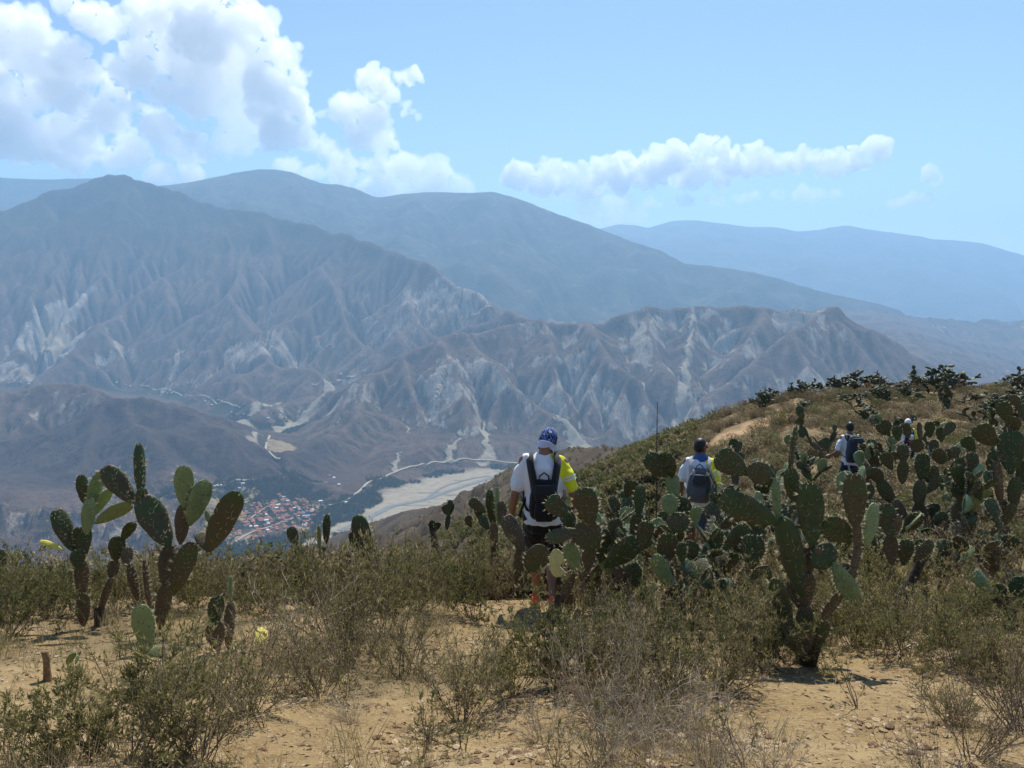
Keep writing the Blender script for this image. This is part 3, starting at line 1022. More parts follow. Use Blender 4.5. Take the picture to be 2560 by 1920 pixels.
# ------------------------------------------------------------------ the spur that runs down towards the river
SPUR = P3([(1200, 398, 110), (1024, 402, 100), (850, 402, 95), (760, 410, 95), (700, 426, 110), (671, 437, 190), (640, 444, 270), (620, 447, 330), (569, 447.5, 430), (540, 455, 500), (509, 467.5, 600), (491, 484, 700), (468, 496, 800),
           (444, 504, 900), (403, 511, 1020), (342, 532, 1150), (290, 556, 1300)])


def spur_z(X, Y):
    d, z, s = seg_dist(X, Y, SPUR)
    w = np.clip(d / 60, 0, 1)
    n = NA.ridged(X / 55 + .5 * NB.fbm(X / 40, Y / 40, 2), Y / 110, 3) - 1.5
    w = w * np.clip(Y / 420, .12, 1)
    h = z - .48 * d + w * (12 * n + 4 * NB.fbm(X / 22, Y / 22, 4)) + .6 * NC.fbm(X / 9, Y / 9, 3) * np.clip(Y / 150, 0, 1)
    return np.maximum(h, -66 - .38 * Y)


def spur_mat():
    m, nt, b = new_mat('dry_scrub_slope')
    n = NT(nt)
    p = n.pos()
    f1 = n.noise(p, .02, 5, .6)
    f2 = n.noise(p, .25, 4, .6)
    c = n.mix(n.ramp(f1, .38, .62), (.066, .051, .038), (.108, .082, .058))
    c = n.mix(n.ramp(f2, .5, .68), c, (.055, .048, .03))
    nt.links.new(c, b.inputs['Base Color'])
    b.inputs['Roughness'].default_value = .95
    b.inputs['Specular IOR Level'].default_value = .05
    nt.links.new(n.bump(f2, .8, 1.0), b.inputs['Normal'])
    return m


M_SPUR = spur_mat()
spur = polar_mesh('hill_spur', -.62, .95, 420, 26., 1500., 330, spur_z, [M_SPUR])
tag(spur, 'brown spur sloping down from the knoll to the river bed', kind='structure')

# ------------------------------------------------------------------ prickly pears
def pad_mat(name, c_dark, c_mid, c_brown, brown_amt):
    m, nt, b = new_mat(name)
    n = NT(nt)
    o = n.obj()
    r = n.rand()
    f = n.noise(o, 9, 4, .6)
    c = n.mix(n.ramp(f, .35, .65), c_dark, c_mid)
    c = n.mix(n.math('MULTIPLY', r, .45), c, tuple(x * 1.5 for x in c_mid))
    f2 = n.noise(o, 4.5, 4, .65)
    thr = n.math('ADD', f2, n.math('MULTIPLY', n.math('SUBTRACT', r, .5), .16))
    c = n.mix(n.math('MULTIPLY', n.ramp(thr, .60 - brown_amt, .72 - brown_amt), .8), c, c_brown)
    c = n.mix(n.math('MULTIPLY', n.ramp(n.vor(o, 30), .20, .07), .85), c, (.10, .075, .035))
    nt.links.new(c, b.inputs['Base Color'])
    b.inputs['Roughness'].default_value = .55
    b.inputs['Specular IOR Level'].default_value = .3
    nt.links.new(n.bump(n.math('ADD', n.math('MULTIPLY', f, .3), n.ramp(n.vor(o, 30), .30, .05)), .7, .010), b.inputs['Normal'])
    return m


M_PAD = pad_mat('cactus_skin', (.036, .060, .020), (.058, .088, .030), (.090, .068, .036), .17)
M_PADB = pad_mat('cactus_skin_pale_sunlit', (.13, .18, .075), (.20, .26, .11), (.20, .17, .09), .0)  # pale skin, also worn by sunlit pads: sunlight put into their colour
M_PADO = pad_mat('cactus_skin_old', (.07, .062, .035), (.10, .085, .048), (.12, .085, .05), .25)
M_PADY = pad_mat('cactus_skin_dying', (.55, .45, .05), (.65, .55, .10), (.35, .24, .05), .0)
M_PADP = pad_mat('cactus_skin_bleached', (.46, .47, .20), (.55, .54, .26), (.30, .30, .12), -.04)
m, nt, b = new_mat('cactus_spine')
n_ = NT(nt)
b.inputs['Base Color'].default_value = (.70, .62, .42, 1)
tr = n_.node('ShaderNodeBsdfTranslucent'); tr.inputs[0].default_value = (.62, .54, .34, 1)
mx = n_.node('ShaderNodeMixShader'); mx.inputs[0].default_value = .45
out_ = [x for x in nt.nodes if x.type == 'OUTPUT_MATERIAL'][0]
nt.links.new(b.outputs[0], mx.inputs[1]); nt.links.new(tr.outputs[0], mx.inputs[2]); nt.links.new(mx.outputs[0], out_.inputs['Surface'])
M_SPINE = m
M_WOOD = plain('cactus_trunk_bark', (.085, .065, .045), .95, .5, .1, 25)


def pad_shape(seed, L, W, T, blunt=.36, neck=.62, notch=False):
    """one pad standing on its narrow base: (mesh, spine mesh); +Z is its length, X its breadth"""
    r = np.random.default_rng(seed)
    nr, ns = 15, 18
    t = np.concatenate([[0.004], np.linspace(.05, .95, nr - 3), [.985, .9995]])
    w = (t ** neck) * (np.maximum(1 - t, 0) ** blunt)
    w = w / w.max() * .5 * W
    w = np.maximum(w, .09 * W * (1 - t) ** 2)
    a = np.linspace(0, 2 * np.pi, ns, endpoint=False)
    V, ar = [], []
    ph = r.uniform(0, 6, 4)
    for i, ti in enumerate(t):
        k = 1 + .035 * np.sin(5 * ti * 3 + ph[0])
        th = T * .5 * (.55 + .45 * min(1, 4 * (1 - ti))) * min(1, .5 + 2 * ti) * min(1, w[i] / (.16 * W))
        ca, sa = np.cos(a), np.sin(a)
        x = w[i] * k * np.sign(ca) * np.abs(ca) ** .85
        if notch:
            x = np.where((ca > .2), x * (1 - .75 * math.exp(-((ti - .62) / .11) ** 2)), x)
        y = th * np.sign(sa) * np.abs(sa) ** .9
        z = np.full(ns, ti * L) + .012 * L * np.sin(3 * a + ph[1])
        bend = .06 * L * math.sin(ti * 2.4 + ph[2]) * .6
        V.append(np.stack([x, y + bend, z], 1))
    V = np.concatenate(V)
    F = []
    for i in range(len(t) - 1):
        for j in range(ns):
            F.append((i * ns + j, i * ns + (j + 1) % ns, (i + 1) * ns + (j + 1) % ns, (i + 1) * ns + j))
    V = np.concatenate([V, [[0, V[:ns, 1].mean(), 0], [V[-ns:, 0].mean(), V[-ns:, 1].mean(), L * 1.004]]])
    nb = len(V) - 2
    cap = [(j, nb, (j + 1) % ns) for j in range(ns)] + [((len(t) - 1) * ns + (j + 1) % ns, nb + 1, (len(t) - 1) * ns + j) for j in range(ns)]
    cap = [c[::-1] for c in cap]
    # areoles in a diamond lattice on both faces and along the rim, four spines each
    S, SF = [], []
    def spine(p, d, ln):
        d = d / np.linalg.norm(d)
        s = np.cross(d, r.normal(size=3)); s = s / np.linalg.norm(s) * .0015
        k = len(S)
        S.extend([p - s, p + s, p + d * ln]); SF.append((k, k + 1, k + 2))
    step = .034
    rows = int(L / step)
    for i in range(1, rows + 1):
        tz = i / (rows + .3)
        hw = np.interp(tz, t, w)
        m_ = int(2 * hw / step) + 1
        for q in range(m_ + 1):
            xx = -hw + (q + .5 * (i % 2)) * 2 * hw / max(m_, 1)
            xx += r.normal() * .006
            if abs(xx) > hw * 1.02 or (r.uniform() < .3 and abs(xx) < hw * .85): continue
            for sgn in (-1, 1):
                rim = abs(xx) / (hw + 1e-6)
                yy = sgn * T * .5 * math.sqrt(max(0, 1 - min(1, rim) ** 2)) * .95
                bend = .06 * L * math.sin(tz * 2.4 + ph[2]) * .6
                p = np.array([xx, yy + bend, tz * L])
                nrm = np.array([xx / (hw + 1e-6) * .6 + (1.2 * np.sign(xx) if rim > .85 else 0), sgn * (1.1 - .6 * rim), (.5 if tz < .85 else 1.6)])
                for _ in range(2 if rim < .85 else 9):
                    spine(p, nrm + r.normal(size=3) * .55, r.uniform(.020, .048))
    ang = np.zeros(len(V))
    me = np_mesh('pad', V, [np.array(F), np.array(cap)], [M_PAD], attrs={'areole': ang})
    sp = np_mesh('spines', np.array(S), np.array(SF), [M_SPINE], smooth=False)
    # mark the areoles on the skin: nearest lattice vertices are too coarse, so a denser skin carries them
    return me, sp


PAD_L, PAD_W = {}, {}
PADS, SPINES = {}, {}
for key, (L_, W_, T_, bl, nk, nn) in {'round': (.27, .23, .034, .42, .50, 2), 'egg': (.34, .21, .036, .34, .72, 3), 'long': (.42, .17, .038, .34, .62, 2), 'club': (.34, .13, .040, .36, .55, 2),
                                     'bitten': (.27, .19, .03, .4, .5, 1)}.items():
    for v in range(nn):
        me, sp = pad_shape(31 * v + 7 * len(PADS) + 3, L_, W_, T_, bl, nk, key == 'bitten')
        PADS.setdefault(key, []).append(me); SPINES.setdefault(key, []).append(sp)
    PAD_L[key], PAD_W[key] = L_, W_

_padmats = {}


def pad_mesh(key, v, mat):
    k = (key, v, mat.name)
    if k not in _padmats:
        me = PADS[key][v]
        if mat is not M_PAD:
            me = me.copy(); me.materials.clear(); me.materials.append(mat)
        _padmats[k] = me
    return _padmats[k]


prr = random.Random(3)


def add_pad(root, base, tip, width, yaw, mat=None, spines=True, thick=1.0, key=None, label=None):
    """a pad from base to tip (world), its breadth and the turn of its face about its own axis"""
    base, tip = Vector(base), Vector(tip)
    d = tip - base
    L = d.length
    if key is None:
        q = width / L
        key = 'round' if q > .72 else 'egg' if q > .5 else 'long' if q > .38 else 'club'
    v = prr.randrange(len(PADS[key]))
    z = d.normalized()
    view = Vector((-base.x, -base.y, 0)).normalized()           # yaw 0 turns a face to the path's viewpoint
    y = (view - z * view.dot(z)).normalized()
    x = y.cross(z)
    M = Matrix((x, y, z)).transposed().to_4x4()
    M = M @ Matrix.Rotation(R(yaw), 4, 'Z')
    sx, sz = width / PAD_W[key], L / PAD_L[key]
    sy = thick * (sx + sz) / 2
    M = Matrix.Translation(base) @ M @ Matrix.Diagonal((sx, sy, sz, 1))
    o = link('pad', pad_mesh(key, v, mat or M_PAD), root)
    loc = root.matrix_basis.inverted() @ M
    o.matrix_basis = loc
    if label: o['label'] = label
    if spines:
        s = link('spines', SPINES[key][v], o)
        s['kind'] = 'stuff'
    return o


def cactus_root(x, y, label, group='prickly pears on the hillside'):
    o = link('prickly_pear', None, None, (x, y, gz(x, y) - .02))
    tag(o, label, 'cactus', group)
    return o


def Z3(x, y): return 480 + x * .1447, 400 + y * .1447
def Z4(x, y): return 704 + x * .1447, 360 + y * .1447
def Z5(x, y): return x * .1447, 424 + y * .1447
def Z8(x, y): return 704 + x * .1447, 528 + y * .1447


def hero(label, zf, Y, base, pads, trunk=None):
    """a plant whose pads were read off the photograph: (base x, y, tip x, y, breadth, turn, [material, depth shift])"""
    bx, by = zf(*base)
    u, _ = ray(bx, by)
    root = cactus_root(u * Y, Y, label)
    k = .1447 / FPX * Y
    low = None
    for p in pads:
        x0, y0, x1, y1, w, yaw = p[:6]
        mat = p[6] if len(p) > 6 else None
        dy = p[7] if len(p) > 7 else prr.uniform(-.10, .10)
        tilt = prr.uniform(-.05, .05)
        a = at(*zf(x0, y0), Y + dy); c = at(*zf(x1, y1), Y + dy + tilt)
        real = w * k * 1.04
        add_pad(root, a, c, real, yaw, mat, key='bitten' if mat is M_PADP else None)
        if low is None or a.z < low.z: low = a
    if trunk is not False:
        g = root.location
        if low.z - g.z > .05:
            mid = (low + g) / 2 + Vector((prr.uniform(-.03, .03), 0, 0))
            me = tube_mesh('trunk', [g - Vector((0, 0, .05)), g + (mid - g) * .5, mid, low + Vector((0, 0, .06))], [.075, .062, .055, .045], 9, [M_WOOD])
            o = link('trunk', me, root); o.matrix_basis = Matrix.Translation(-g)
    return root


O_, B_, Y_, P_ = M_PADO, M_PADB, M_PADY, M_PADP  # B_ covers pale pads and sunlit ones, lit by skin colour
hero('tall prickly pear at the far left with a yellow dying pad', Z5, 6.35, (578, 1390), [
    (578, 1400, 575, 1170, 90, 10, O_, 0), (576, 1200, 558, 940, 100, 20, O_, 0), (540, 1010, 535, 870, 95, 0, None, -.08), (552, 960, 592, 700, 112, 25), (592, 760, 622, 520, 118, 40, B_),
    (508, 880, 385, 590, 125, 20), (540, 850, 530, 715, 62, 40), (590, 560, 562, 352, 84, 20), (622, 600, 705, 325, 125, 40, B_, .05), (645, 640, 762, 455, 95, 30, B_, .12),
    (655, 690, 905, 555, 118, 20, B_, .08), (425, 862, 278, 812, 45, 30, Y_, -.1)])
hero('slim dark prickly pear standing between the two tall left ones', Z5, 6.5, (700, 1320), [
    (690, 1320, 765, 1060, 62, 30, O_), (770, 1090, 795, 940, 85, 20, O_), (800, 955, 812, 775, 112, 10), (848, 805, 922, 682, 84, 15), (960, 1220, 890, 960, 80, 40, O_), (880, 990, 880, 850, 95, 30, O_),
    (1050, 1290, 992, 930, 62, 60, O_)])
hero('tallest left prickly pear with one thin pad pointing at the sky', Z5, 6.25, (1110, 1410), [
    (1108, 1420, 1150, 1110, 110, 10, O_, 0), (1150, 1150, 1172, 840, 135, 25, O_, 0), (1172, 850, 985, 500, 190, 15, None, -.02), (985, 590, 972, 445, 95, 30), (985, 520, 965, 135, 98, 45, None, .04),
    (928, 546, 722, 296, 142, 10, None, .05), (1245, 830, 1272, 550, 112, 20, O_, .08), (1270, 575, 1272, 292, 128, 0, B_, .05), (1308, 695, 1422, 392, 150, 15, B_, .1), (1475, 745, 1425, 600, 42, 30, B_, .15),
    (1438, 885, 1645, 472, 178, 10, None, -.05), (1190, 1175, 1322, 825, 155, 20, None, -.08), (1450, 880, 1365, 755, 95, 40, O_, .05)])
hero('short dark prickly pear alone in front of the left bushes', Z5, 5.15, (1530, 1560), [
    (1510, 1570, 1475, 1370, 135, 20, O_), (1490, 1410, 1490, 1185, 130, 30), (1580, 1560, 1600, 1230, 100, 40, O_), (1600, 1245, 1598, 1050, 62, 62, B_)])
hero('small bright green spiny prickly pear low on the left soil', Z5, 5.1, (1040, 1570), [
    (1030, 1580, 968, 1255, 145, 5, B_, 0), (1080, 1660, 1085, 1535, 120, 25, B_, -.1)])
hero('two pale pads sprouting from bare soil at the lower left', Z5, 4.35, (480, 1660), [(470, 1670, 500, 1580, 70, 30, B_), (520, 1665, 545, 1600, 45, 50, B_)], False)
hero('dark pad cut by the left edge of the picture', Z5, 7.4, (-10, 1200), [(-5, 1060, 2, 870, 90, 30), (-20, 1200, -10, 1040, 90, 20, O_)])
hero('single dark oval pad peeking over the bushes right of the town', Z5, 9.0, (2050, 900), [(2050, 850, 2005, 712, 78, 15), (2090, 960, 2060, 840, 70, 30)])
hero('pair of narrow pads showing above the left skyline bushes', Z5, 9.4, (2240, 900), [(2215, 880, 2200, 700, 42, 50, B_), (2260, 830, 2256, 625, 60, 30), (2230, 960, 2225, 860, 70, 30)])
hero('dark leaning prickly pear with three pads behind the middle bushes', Z5, 9.3, (2560, 980), [(2560, 960, 2470, 630, 130, 20), (2440, 850, 2430, 745, 55, 35), (2600, 990, 2540, 860, 110, 30)])
hero('prickly pear just left of the nearest walker', Z3, 8.8, (100, 1040), [
    (100, 1040, 95, 850, 70, 30, O_), (100, 880, 60, 620, 75, 25), (130, 860, 122, 602, 50, 55, B_), (40, 780, -70, 690, 75, 10), (10, 830, -20, 745, 60, 20), (60, 900, 0, 800, 70, 30), (-60, 880, -90, 800, 60, 20),
    (170, 900, 150, 700, 80, 35, O_)])
hero('spindly prickly pear with tiny pads left of the path', Z3, 9.8, (-230, 900), [(-230, 900, -215, 790, 40, 20), (-215, 800, -245, 725, 60, 10), (-215, 800, -190, 715, 45, 10), (-205, 740, -205, 690, 40, 10), (-330, 900, -330, 830, 55, 10), (-300, 900, -290, 845, 50, 10)])
hero('prickly pear with a bleached bitten pad beside the walker', Z3, 6.7, (520, 1400), [
    (250, 1260, 290, 1000, 90, 30, O_, .3), (300, 1040, 175, 800, 125, 15, O_, .3), (330, 1180, 450, 1010, 175, 12, None, 0), (525, 1032, 540, 1222, 108, 0, P_, -.3), (690, 1190, 600, 1000, 120, 5, M_PADB, .05),
    (675, 900, 458, 966, 100, 20, None, .0), (790, 1030, 700, 830, 195, 10), (610, 810, 470, 680, 135, 10, None, .1), (770, 880, 715, 605, 160, 5), (640, 930, 600, 780, 110, 30, None, .15),
    (560, 1400, 640, 1180, 110, 40, O_, .1), (700, 1250, 780, 1010, 120, 30, O_, .1)])
hero('broad dark prickly pear clump in the middle of the slope', Z3, 6.9, (1330, 1500), [
    (860, 1160, 1090, 960, 180, 15), (1110, 1040, 1160, 840, 118, 10), (1000, 1250, 930, 1090, 130, 30, O_), (1335, 1300, 1205, 1075, 112, 25, B_, -.2), (1312, 790, 1312, 650, 112, 5, B_), (1370, 915, 1370, 775, 155, 0, None, -.1), (1350, 1000, 1360, 890, 120, 20),
    (1270, 1160, 1305, 920, 140, 10), (1400, 1150, 1475, 975, 130, 15), (1880, 1170, 1885, 930, 160, 5, None, -.25), (1690, 1020, 1850, 865, 110, 10), (1650, 890, 1812, 795, 95, 15),
    (1600, 1270, 1530, 1075, 160, 10, None, -.1), (1710, 1240, 1765, 1055, 140, 15), (1820, 1260, 2010, 1180, 130, 10, None, -.2), (1700, 1400, 1720, 1250, 185, 5, None, -.15), (1570, 1500, 1590, 1270, 140, 20, O_),
    (1330, 1490, 1340, 1280, 120, 20, O_), (1340, 1320, 1250, 1130, 120, 30), (1100, 1300, 1040, 1130, 120, 30), (1200, 1480, 1130, 1290, 100, 30, O_), (1480, 1400, 1440, 1150, 120, 40), (1050, 960, 1100, 780, 100, 20, None, .3),
    (1090, 800, 1112, 590, 95, 30, None, .3), (960, 1010, 930, 820, 110, 20, None, .3), (1480, 880, 1500, 740, 95, 30, B_, .2), (1620, 1080, 1640, 900, 110, 30, None, .2)])
hero('big prickly pear at the right with two upright club pads', Z4, 4.9, (690, 1900), [
    (690, 1960, 700, 1700, 120, 10, O_, 0), (700, 1740, 720, 1470, 110, 25, O_, 0), (690, 1640, 545, 1090, 170, 12, None, -.02), (720, 1510, 745, 1210, 100, 20, O_), (745, 1290, 735, 850, 175, 5, None, -.05),
    (500, 1120, 105, 940, 178, 12, None, -.02), (520, 1110, 488, 810, 92, 55, B_, .05), (490, 840, 305, 735, 155, 10, None, .06), (305, 790, 88, 655, 175, 8, None, .08), (640, 1010, 590, 750, 118, 20, None, .25),
    (598, 790, 632, 455, 58, 50, None, .25), (1050, 1250, 820, 1120, 185, 5, None, .0), (1045, 1170, 1042, 788, 155, 6, None, -.04), (1065, 1310, 1058, 1120, 66, 30, O_), (1030, 1480, 1072, 1270, 68, 30, O_, 0), (960, 1640, 1040, 1440, 80, 30, O_, 0),
    (1115, 1290, 1185, 990, 128, 48, B_, .1), (755, 1430, 895, 1285, 170, 5, None, -.05), (895, 1400, 1045, 1650, 150, 20, B_, -.08), (600, 1860, 475, 1510, 125, 15, None, -.08), (720, 1760, 590, 1520, 120, 30, O_, .05),
    (800, 1820, 960, 1600, 90, 30, O_, .05), (640, 2030, 560, 1800, 120, 25, None, -.12), (760, 2030, 850, 1810, 110, 30, None, -.1), (690, 2050, 700, 1850, 120, 10, O_, -.15), (820, 1480, 790, 1300, 70, 30, O_, 0)])
hero('spiny column of pads right of the two club pads', Z4, 7.2, (1300, 1420), [(1300, 1420, 1290, 1210, 100, 20, O_), (1290, 1240, 1258, 990, 118, 10), (1380, 1420, 1400, 1240, 110, 20), (1500, 1420, 1520, 1240, 130, 15), (1450, 1400, 1570, 1250, 100, 30), (1320, 1230, 1340, 1080, 80, 40, O_)])
hero('cluster of small round pads above the grey backpack walker', Z4, 13.0, (215, 900), [(215, 760, 212, 640, 60, 30, O_), (205, 650, 207, 543, 66, 5), (180, 650, 160, 598, 46, 10), (232, 640, 246, 562, 48, 10), (245, 690, 262, 640, 56, 10), (210, 700, 230, 630, 60, 20), (215, 900, 215, 750, 60, 30, O_)])
hero('many armed prickly pear screening the farthest walker', Z4, 12.2, (1480, 1330), [
    (1480, 1340, 1485, 1150, 95, 20, O_), (1485, 1180, 1490, 990, 95, 10, O_), (1480, 1040, 1495, 830, 90, 20), (1320, 1010, 1210, 830, 95, 20), (1225, 850, 1160, 745, 92, 5), (1400, 1130, 1310, 970, 90, 30, O_), (1500, 840, 1512, 645, 98, 5), (1555, 850, 1585, 725, 98, 5),
    (1540, 920, 1640, 800, 80, 20), (1640, 900, 1690, 785, 78, 10), (1690, 825, 1702, 735, 75, 5), (1655, 715, 1600, 615, 90, 5), (1690, 700, 1672, 615, 62, 20), (1715, 690, 1748, 598, 66, 5), (1380, 720, 1370, 585, 80, 5), (1370, 860, 1380, 700, 80, 20), (1300, 760, 1235, 640, 80, 10),
    (1330, 690, 1290, 640, 60, 30), (1470, 640, 1470, 545, 90, 5), (1580, 640, 1595, 550, 66, 10), (1640, 570, 1635, 465, 64, 5), (1655, 525, 1725, 432, 66, 5), (1560, 540, 1560, 425, 66, 5), (1500, 570, 1488, 430, 42, 40), (1420, 540, 1380, 440, 66, 5), (1340, 560, 1330, 455, 66, 10), (1255, 520, 1208, 440, 66, 5),
    (1265, 500, 1250, 412, 72, 5), (1590, 1110, 1590, 990, 80, 5), (1680, 1110, 1790, 1035, 66, 20), (1560, 1180, 1690, 1090, 70, 30), (1430, 1180, 1560, 1000, 70, 30, O_)])
hero('tall prickly pear cut by the right edge of the picture', Z4, 9.6, (2050, 1330), [
    (2050, 1350, 2055, 1140, 120, 15, O_), (2055, 1180, 2045, 960, 115, 20, O_), (2060, 1010, 2015, 690, 70, 40, O_), (2120, 790, 2125, 490, 170, 5), (2010, 600, 1890, 450, 140, 5), (1870, 630, 1795, 535, 86, 10), (1850, 810, 1850, 640, 88, 5), (1800, 770, 1755, 675, 66, 10), (1810, 900, 1740, 730, 98, 8),
    (1910, 970, 1855, 820, 90, 10), (2000, 1020, 1890, 860, 115, 15), (2012, 750, 2000, 630, 84, 10), (2110, 440, 2055, 290, 98, 5), (2150, 500, 2130, 390, 95, 10), (2120, 720, 2080, 450, 90, 30, O_), (2130, 1040, 2155, 810, 90, 20), (2060, 1160, 2140, 1000, 90, 30), (2220, 680, 2200, 550, 95, 10), (2200, 900, 2230, 700, 110, 15),
    (2180, 320, 2115, 245, 70, 10), (2200, 420, 2220, 300, 80, 10), (1930, 1010, 2060, 1130, 85, 20)])
hero('low prickly pear at the lower right edge with a bright green pad', Z8, 6.6, (2110, 600), [(2060, 560, 1990, 430, 70, 30, O_), (1995, 450, 1862, 305, 105, 50, B_), (2065, 490, 2020, 385, 95, 15), (2170, 500, 2195, 335, 140, 5), (2110, 620, 2120, 470, 120, 15, O_), (2230, 560, 2240, 420, 120, 15)])
hero('dark low pads under the tangled twigs near the middle', Z3, 5.6, (640, 1660), [(640, 1680, 625, 1520, 75, 30, O_), (650, 1560, 680, 1440, 70, 40, O_)])


def grow(r, n, scale=1.0, spread=1.0):
    """a made-up plant: list of (base, tip, breadth, yaw, old)"""
    out = []
    tips = []
    for k in range(r.randint(2, 3)):
        a = r.uniform(0, 6.28)
        b_ = Vector((.12 * math.cos(a), .12 * math.sin(a), 0)) * scale
        t = b_ + Vector((.10 * math.cos(a), .10 * math.sin(a), r.uniform(.26, .36))) * scale
        out.append((b_, t, .17 * scale, r.uniform(0, 180), True)); tips.append((b_, t))
    while len(out) < n and tips:
        i = r.randrange(len(tips))
        b0, t0 = tips[i]
        d0 = (t0 - b0).normalized()
        for q in range(r.choice((1, 2, 2, 3))):
            side = Vector((r.gauss(0, 1), r.gauss(0, 1), r.gauss(0, .35))) * .62 * spread
            d = (d0 * .75 + side + Vector((0, 0, .55))).normalized()
            L = r.uniform(.20, .34) * scale
            b_ = t0 - d0 * .03 * scale
            t = b_ + d * L
            if t.z < .15 * scale: continue
            out.append((b_, t, L * r.uniform(.5, .78), r.uniform(0, 180), len(out) < n * .25)); tips.append((b_, t))
        tips.pop(i)
    return out[:n]


def grown(x, y, n, scale, label, seed, spines=True, spread=1.0):
    r = random.Random(seed)
    root = cactus_root(x, y, label)
    for b_, t, w, yaw, old in grow(r, n, scale, spread):
        add_pad(root, root.location + b_, root.location + t, w, yaw, M_PADO if old else M_PAD if r.random() < .8 else M_PADB, spines)
    return root


BACK = [(560, 470, 9.7, 'prickly pear touching the right arm of the nearest walker'), (585, 462, 10.4, 'small prickly pear on the drop edge right of the nearest walker'), (606, 470, 10.0, 'bushy prickly pear between the two nearest walkers'),
        (625, 455, 11.2, 'upright prickly pear on the skyline left of the grey backpack'), (645, 470, 10.4, 'dense prickly pear left of the walker with the grey backpack'), (664, 455, 11.0, 'prickly pear by the left arm of the grey backpack walker'),
        (655, 490, 9.2, 'round bushy prickly pear below the thin stalk'), (618, 500, 8.8, 'squat prickly pear in the gap right of the nearest walker'), (590, 505, 8.3, 'prickly pear near the right hand of the nearest walker'),
        (752, 470, 12.5, 'prickly pear in brown scrub right of the grey backpack walker'), (785, 490, 11.0, 'grey green prickly pear left of the navy backpack walker'), (806, 485, 13.0, 'prickly pear at the knees of the navy backpack walker'),
        (760, 500, 9.5, 'prickly pear behind the long leaning pads'), (880, 480, 14.5, 'prickly pear right of the navy backpack walker'), (880, 505, 12.5, 'low prickly pear in the scrub left of the many armed one'), (960, 500, 13.2, 'prickly pear between the two tall right ones'),
        (1010, 470, 14.5, 'prickly pear behind the tall one at the right edge'), (965, 540, 9.5, 'dark low prickly pear on the right scrub'), (730, 530, 7.9, 'prickly pear behind the middle clump'), (706, 560, 7.6, 'prickly pear in front of the grey backpack walker')]
BACK += [(580, 590, 7.25, 'low dark prickly pear right of the orange shoes'), (612, 600, 7.0, 'dark prickly pear at the left end of the middle thicket'), (640, 600, 7.15, 'prickly pear low in the middle thicket below the thin stalk'), (668, 605, 6.75, 'prickly pear in front of the middle thicket'),
         (692, 600, 6.85, 'prickly pear in the thicket below the grey backpack'), (722, 600, 6.6, 'prickly pear filling the gap left of the big right one'), (742, 610, 6.1, 'low prickly pear by the left foot of the big right one'), (600, 575, 7.9, 'prickly pear behind the bleached bitten pad'),
         (655, 580, 7.8, 'tall prickly pear at the back of the middle thicket'), (632, 560, 8.2, 'prickly pear behind the middle thicket'), (858, 575, 7.4, 'prickly pear right of the two club pads'), (905, 560, 8.6, 'prickly pear low in the right scrub'), (835, 560, 8.2, 'prickly pear behind the two club pads'),
         (822, 545, 9.1, 'prickly pear below the navy backpack walker'), (884, 545, 9.6, 'prickly pear left of the many armed one in the right scrub'), (932, 560, 8.4, 'prickly pear in front of the many armed one'), (944, 530, 11.6, 'prickly pear right of the many armed one'), (985, 555, 9.2, 'prickly pear left of the tall one at the right edge'), (1015, 570, 8.2, 'prickly pear at the right edge above the bright green pad'), (770, 560, 8.6, 'prickly pear directly behind the big right one')]
for k, (px, py, Y, lab) in enumerate(BACK):
    u, _ = ray(px, py)
    grown(u * Y, Y, 13 + k % 7, (1.0 + .12 * (k % 3)) if k < 20 else .60 if k in (23, 24, 25, 26) else .74 if k < 33 else .88, lab, 100 + k, True, 1.0)
MID = [(810, 446, 24, 'dark prickly pear beside the bare dirt track'), (828, 440, 26, 'dark prickly pear above the navy backpack walker'), (905, 452, 20, 'prickly pear just left of the farthest walker'), (922, 455, 19, 'prickly pear just right of the farthest walker'),
       (985, 432, 24, 'prickly pear on the slope below the right skyline'), (1012, 425, 22, 'large prickly pear high at the right edge'), (1000, 445, 19, 'prickly pear under the large one at the right edge'), (765, 455, 19, 'prickly pear on the brown slope below the red soil'),
       (822, 452, 19, 'prickly pear left of the shorts of the navy backpack walker')]
for k, (px, py, Y, lab) in enumerate(MID):
    u, _ = ray(px, py)
    grown(u * Y, Y, 22, 1.25, lab, 200 + k, k in (2, 3, 6, 8), 1.2)

# plants on the skyline of the knoll: one mesh each, they are too far to tell pads apart
def joined(seed, n, scale, spread):
    r = random.Random(seed)
    Vs, Fs, k = [], [], 0
    for b_, t, w, yaw, old in grow(r, n, scale, spread):
        d = t - b_; L = d.length; z = d.normalized()
        x = z.orthogonal().normalized(); x = Matrix.Rotation(R(yaw), 3, z) @ x
        y = z.cross(x)
        ring = [(0, .12), (.3, .8), (.62, 1.0), (.86, .72), (1.0, .12)]
        for tt, ww in ring:
            for a in range(6):
                an = a * math.pi / 3
                Vs.append(b_ + z * L * tt + x * (math.cos(an) * w * .5 * ww) + y * (math.sin(an) * w * .11 * (.5 + .5 * ww)))
        for i in range(4):
            for a in range(6):
                Fs.append((k + i * 6 + a, k + i * 6 + (a + 1) % 6, k + i * 6 + 6 + (a + 1) % 6, k + i * 6 + 6 + a))
        k += 30
    return np_mesh('prickly_pear', np.array([list(v) for v in Vs]), np.array(Fs), [M_PAD], attrs={'areole': np.zeros(len(Vs))})


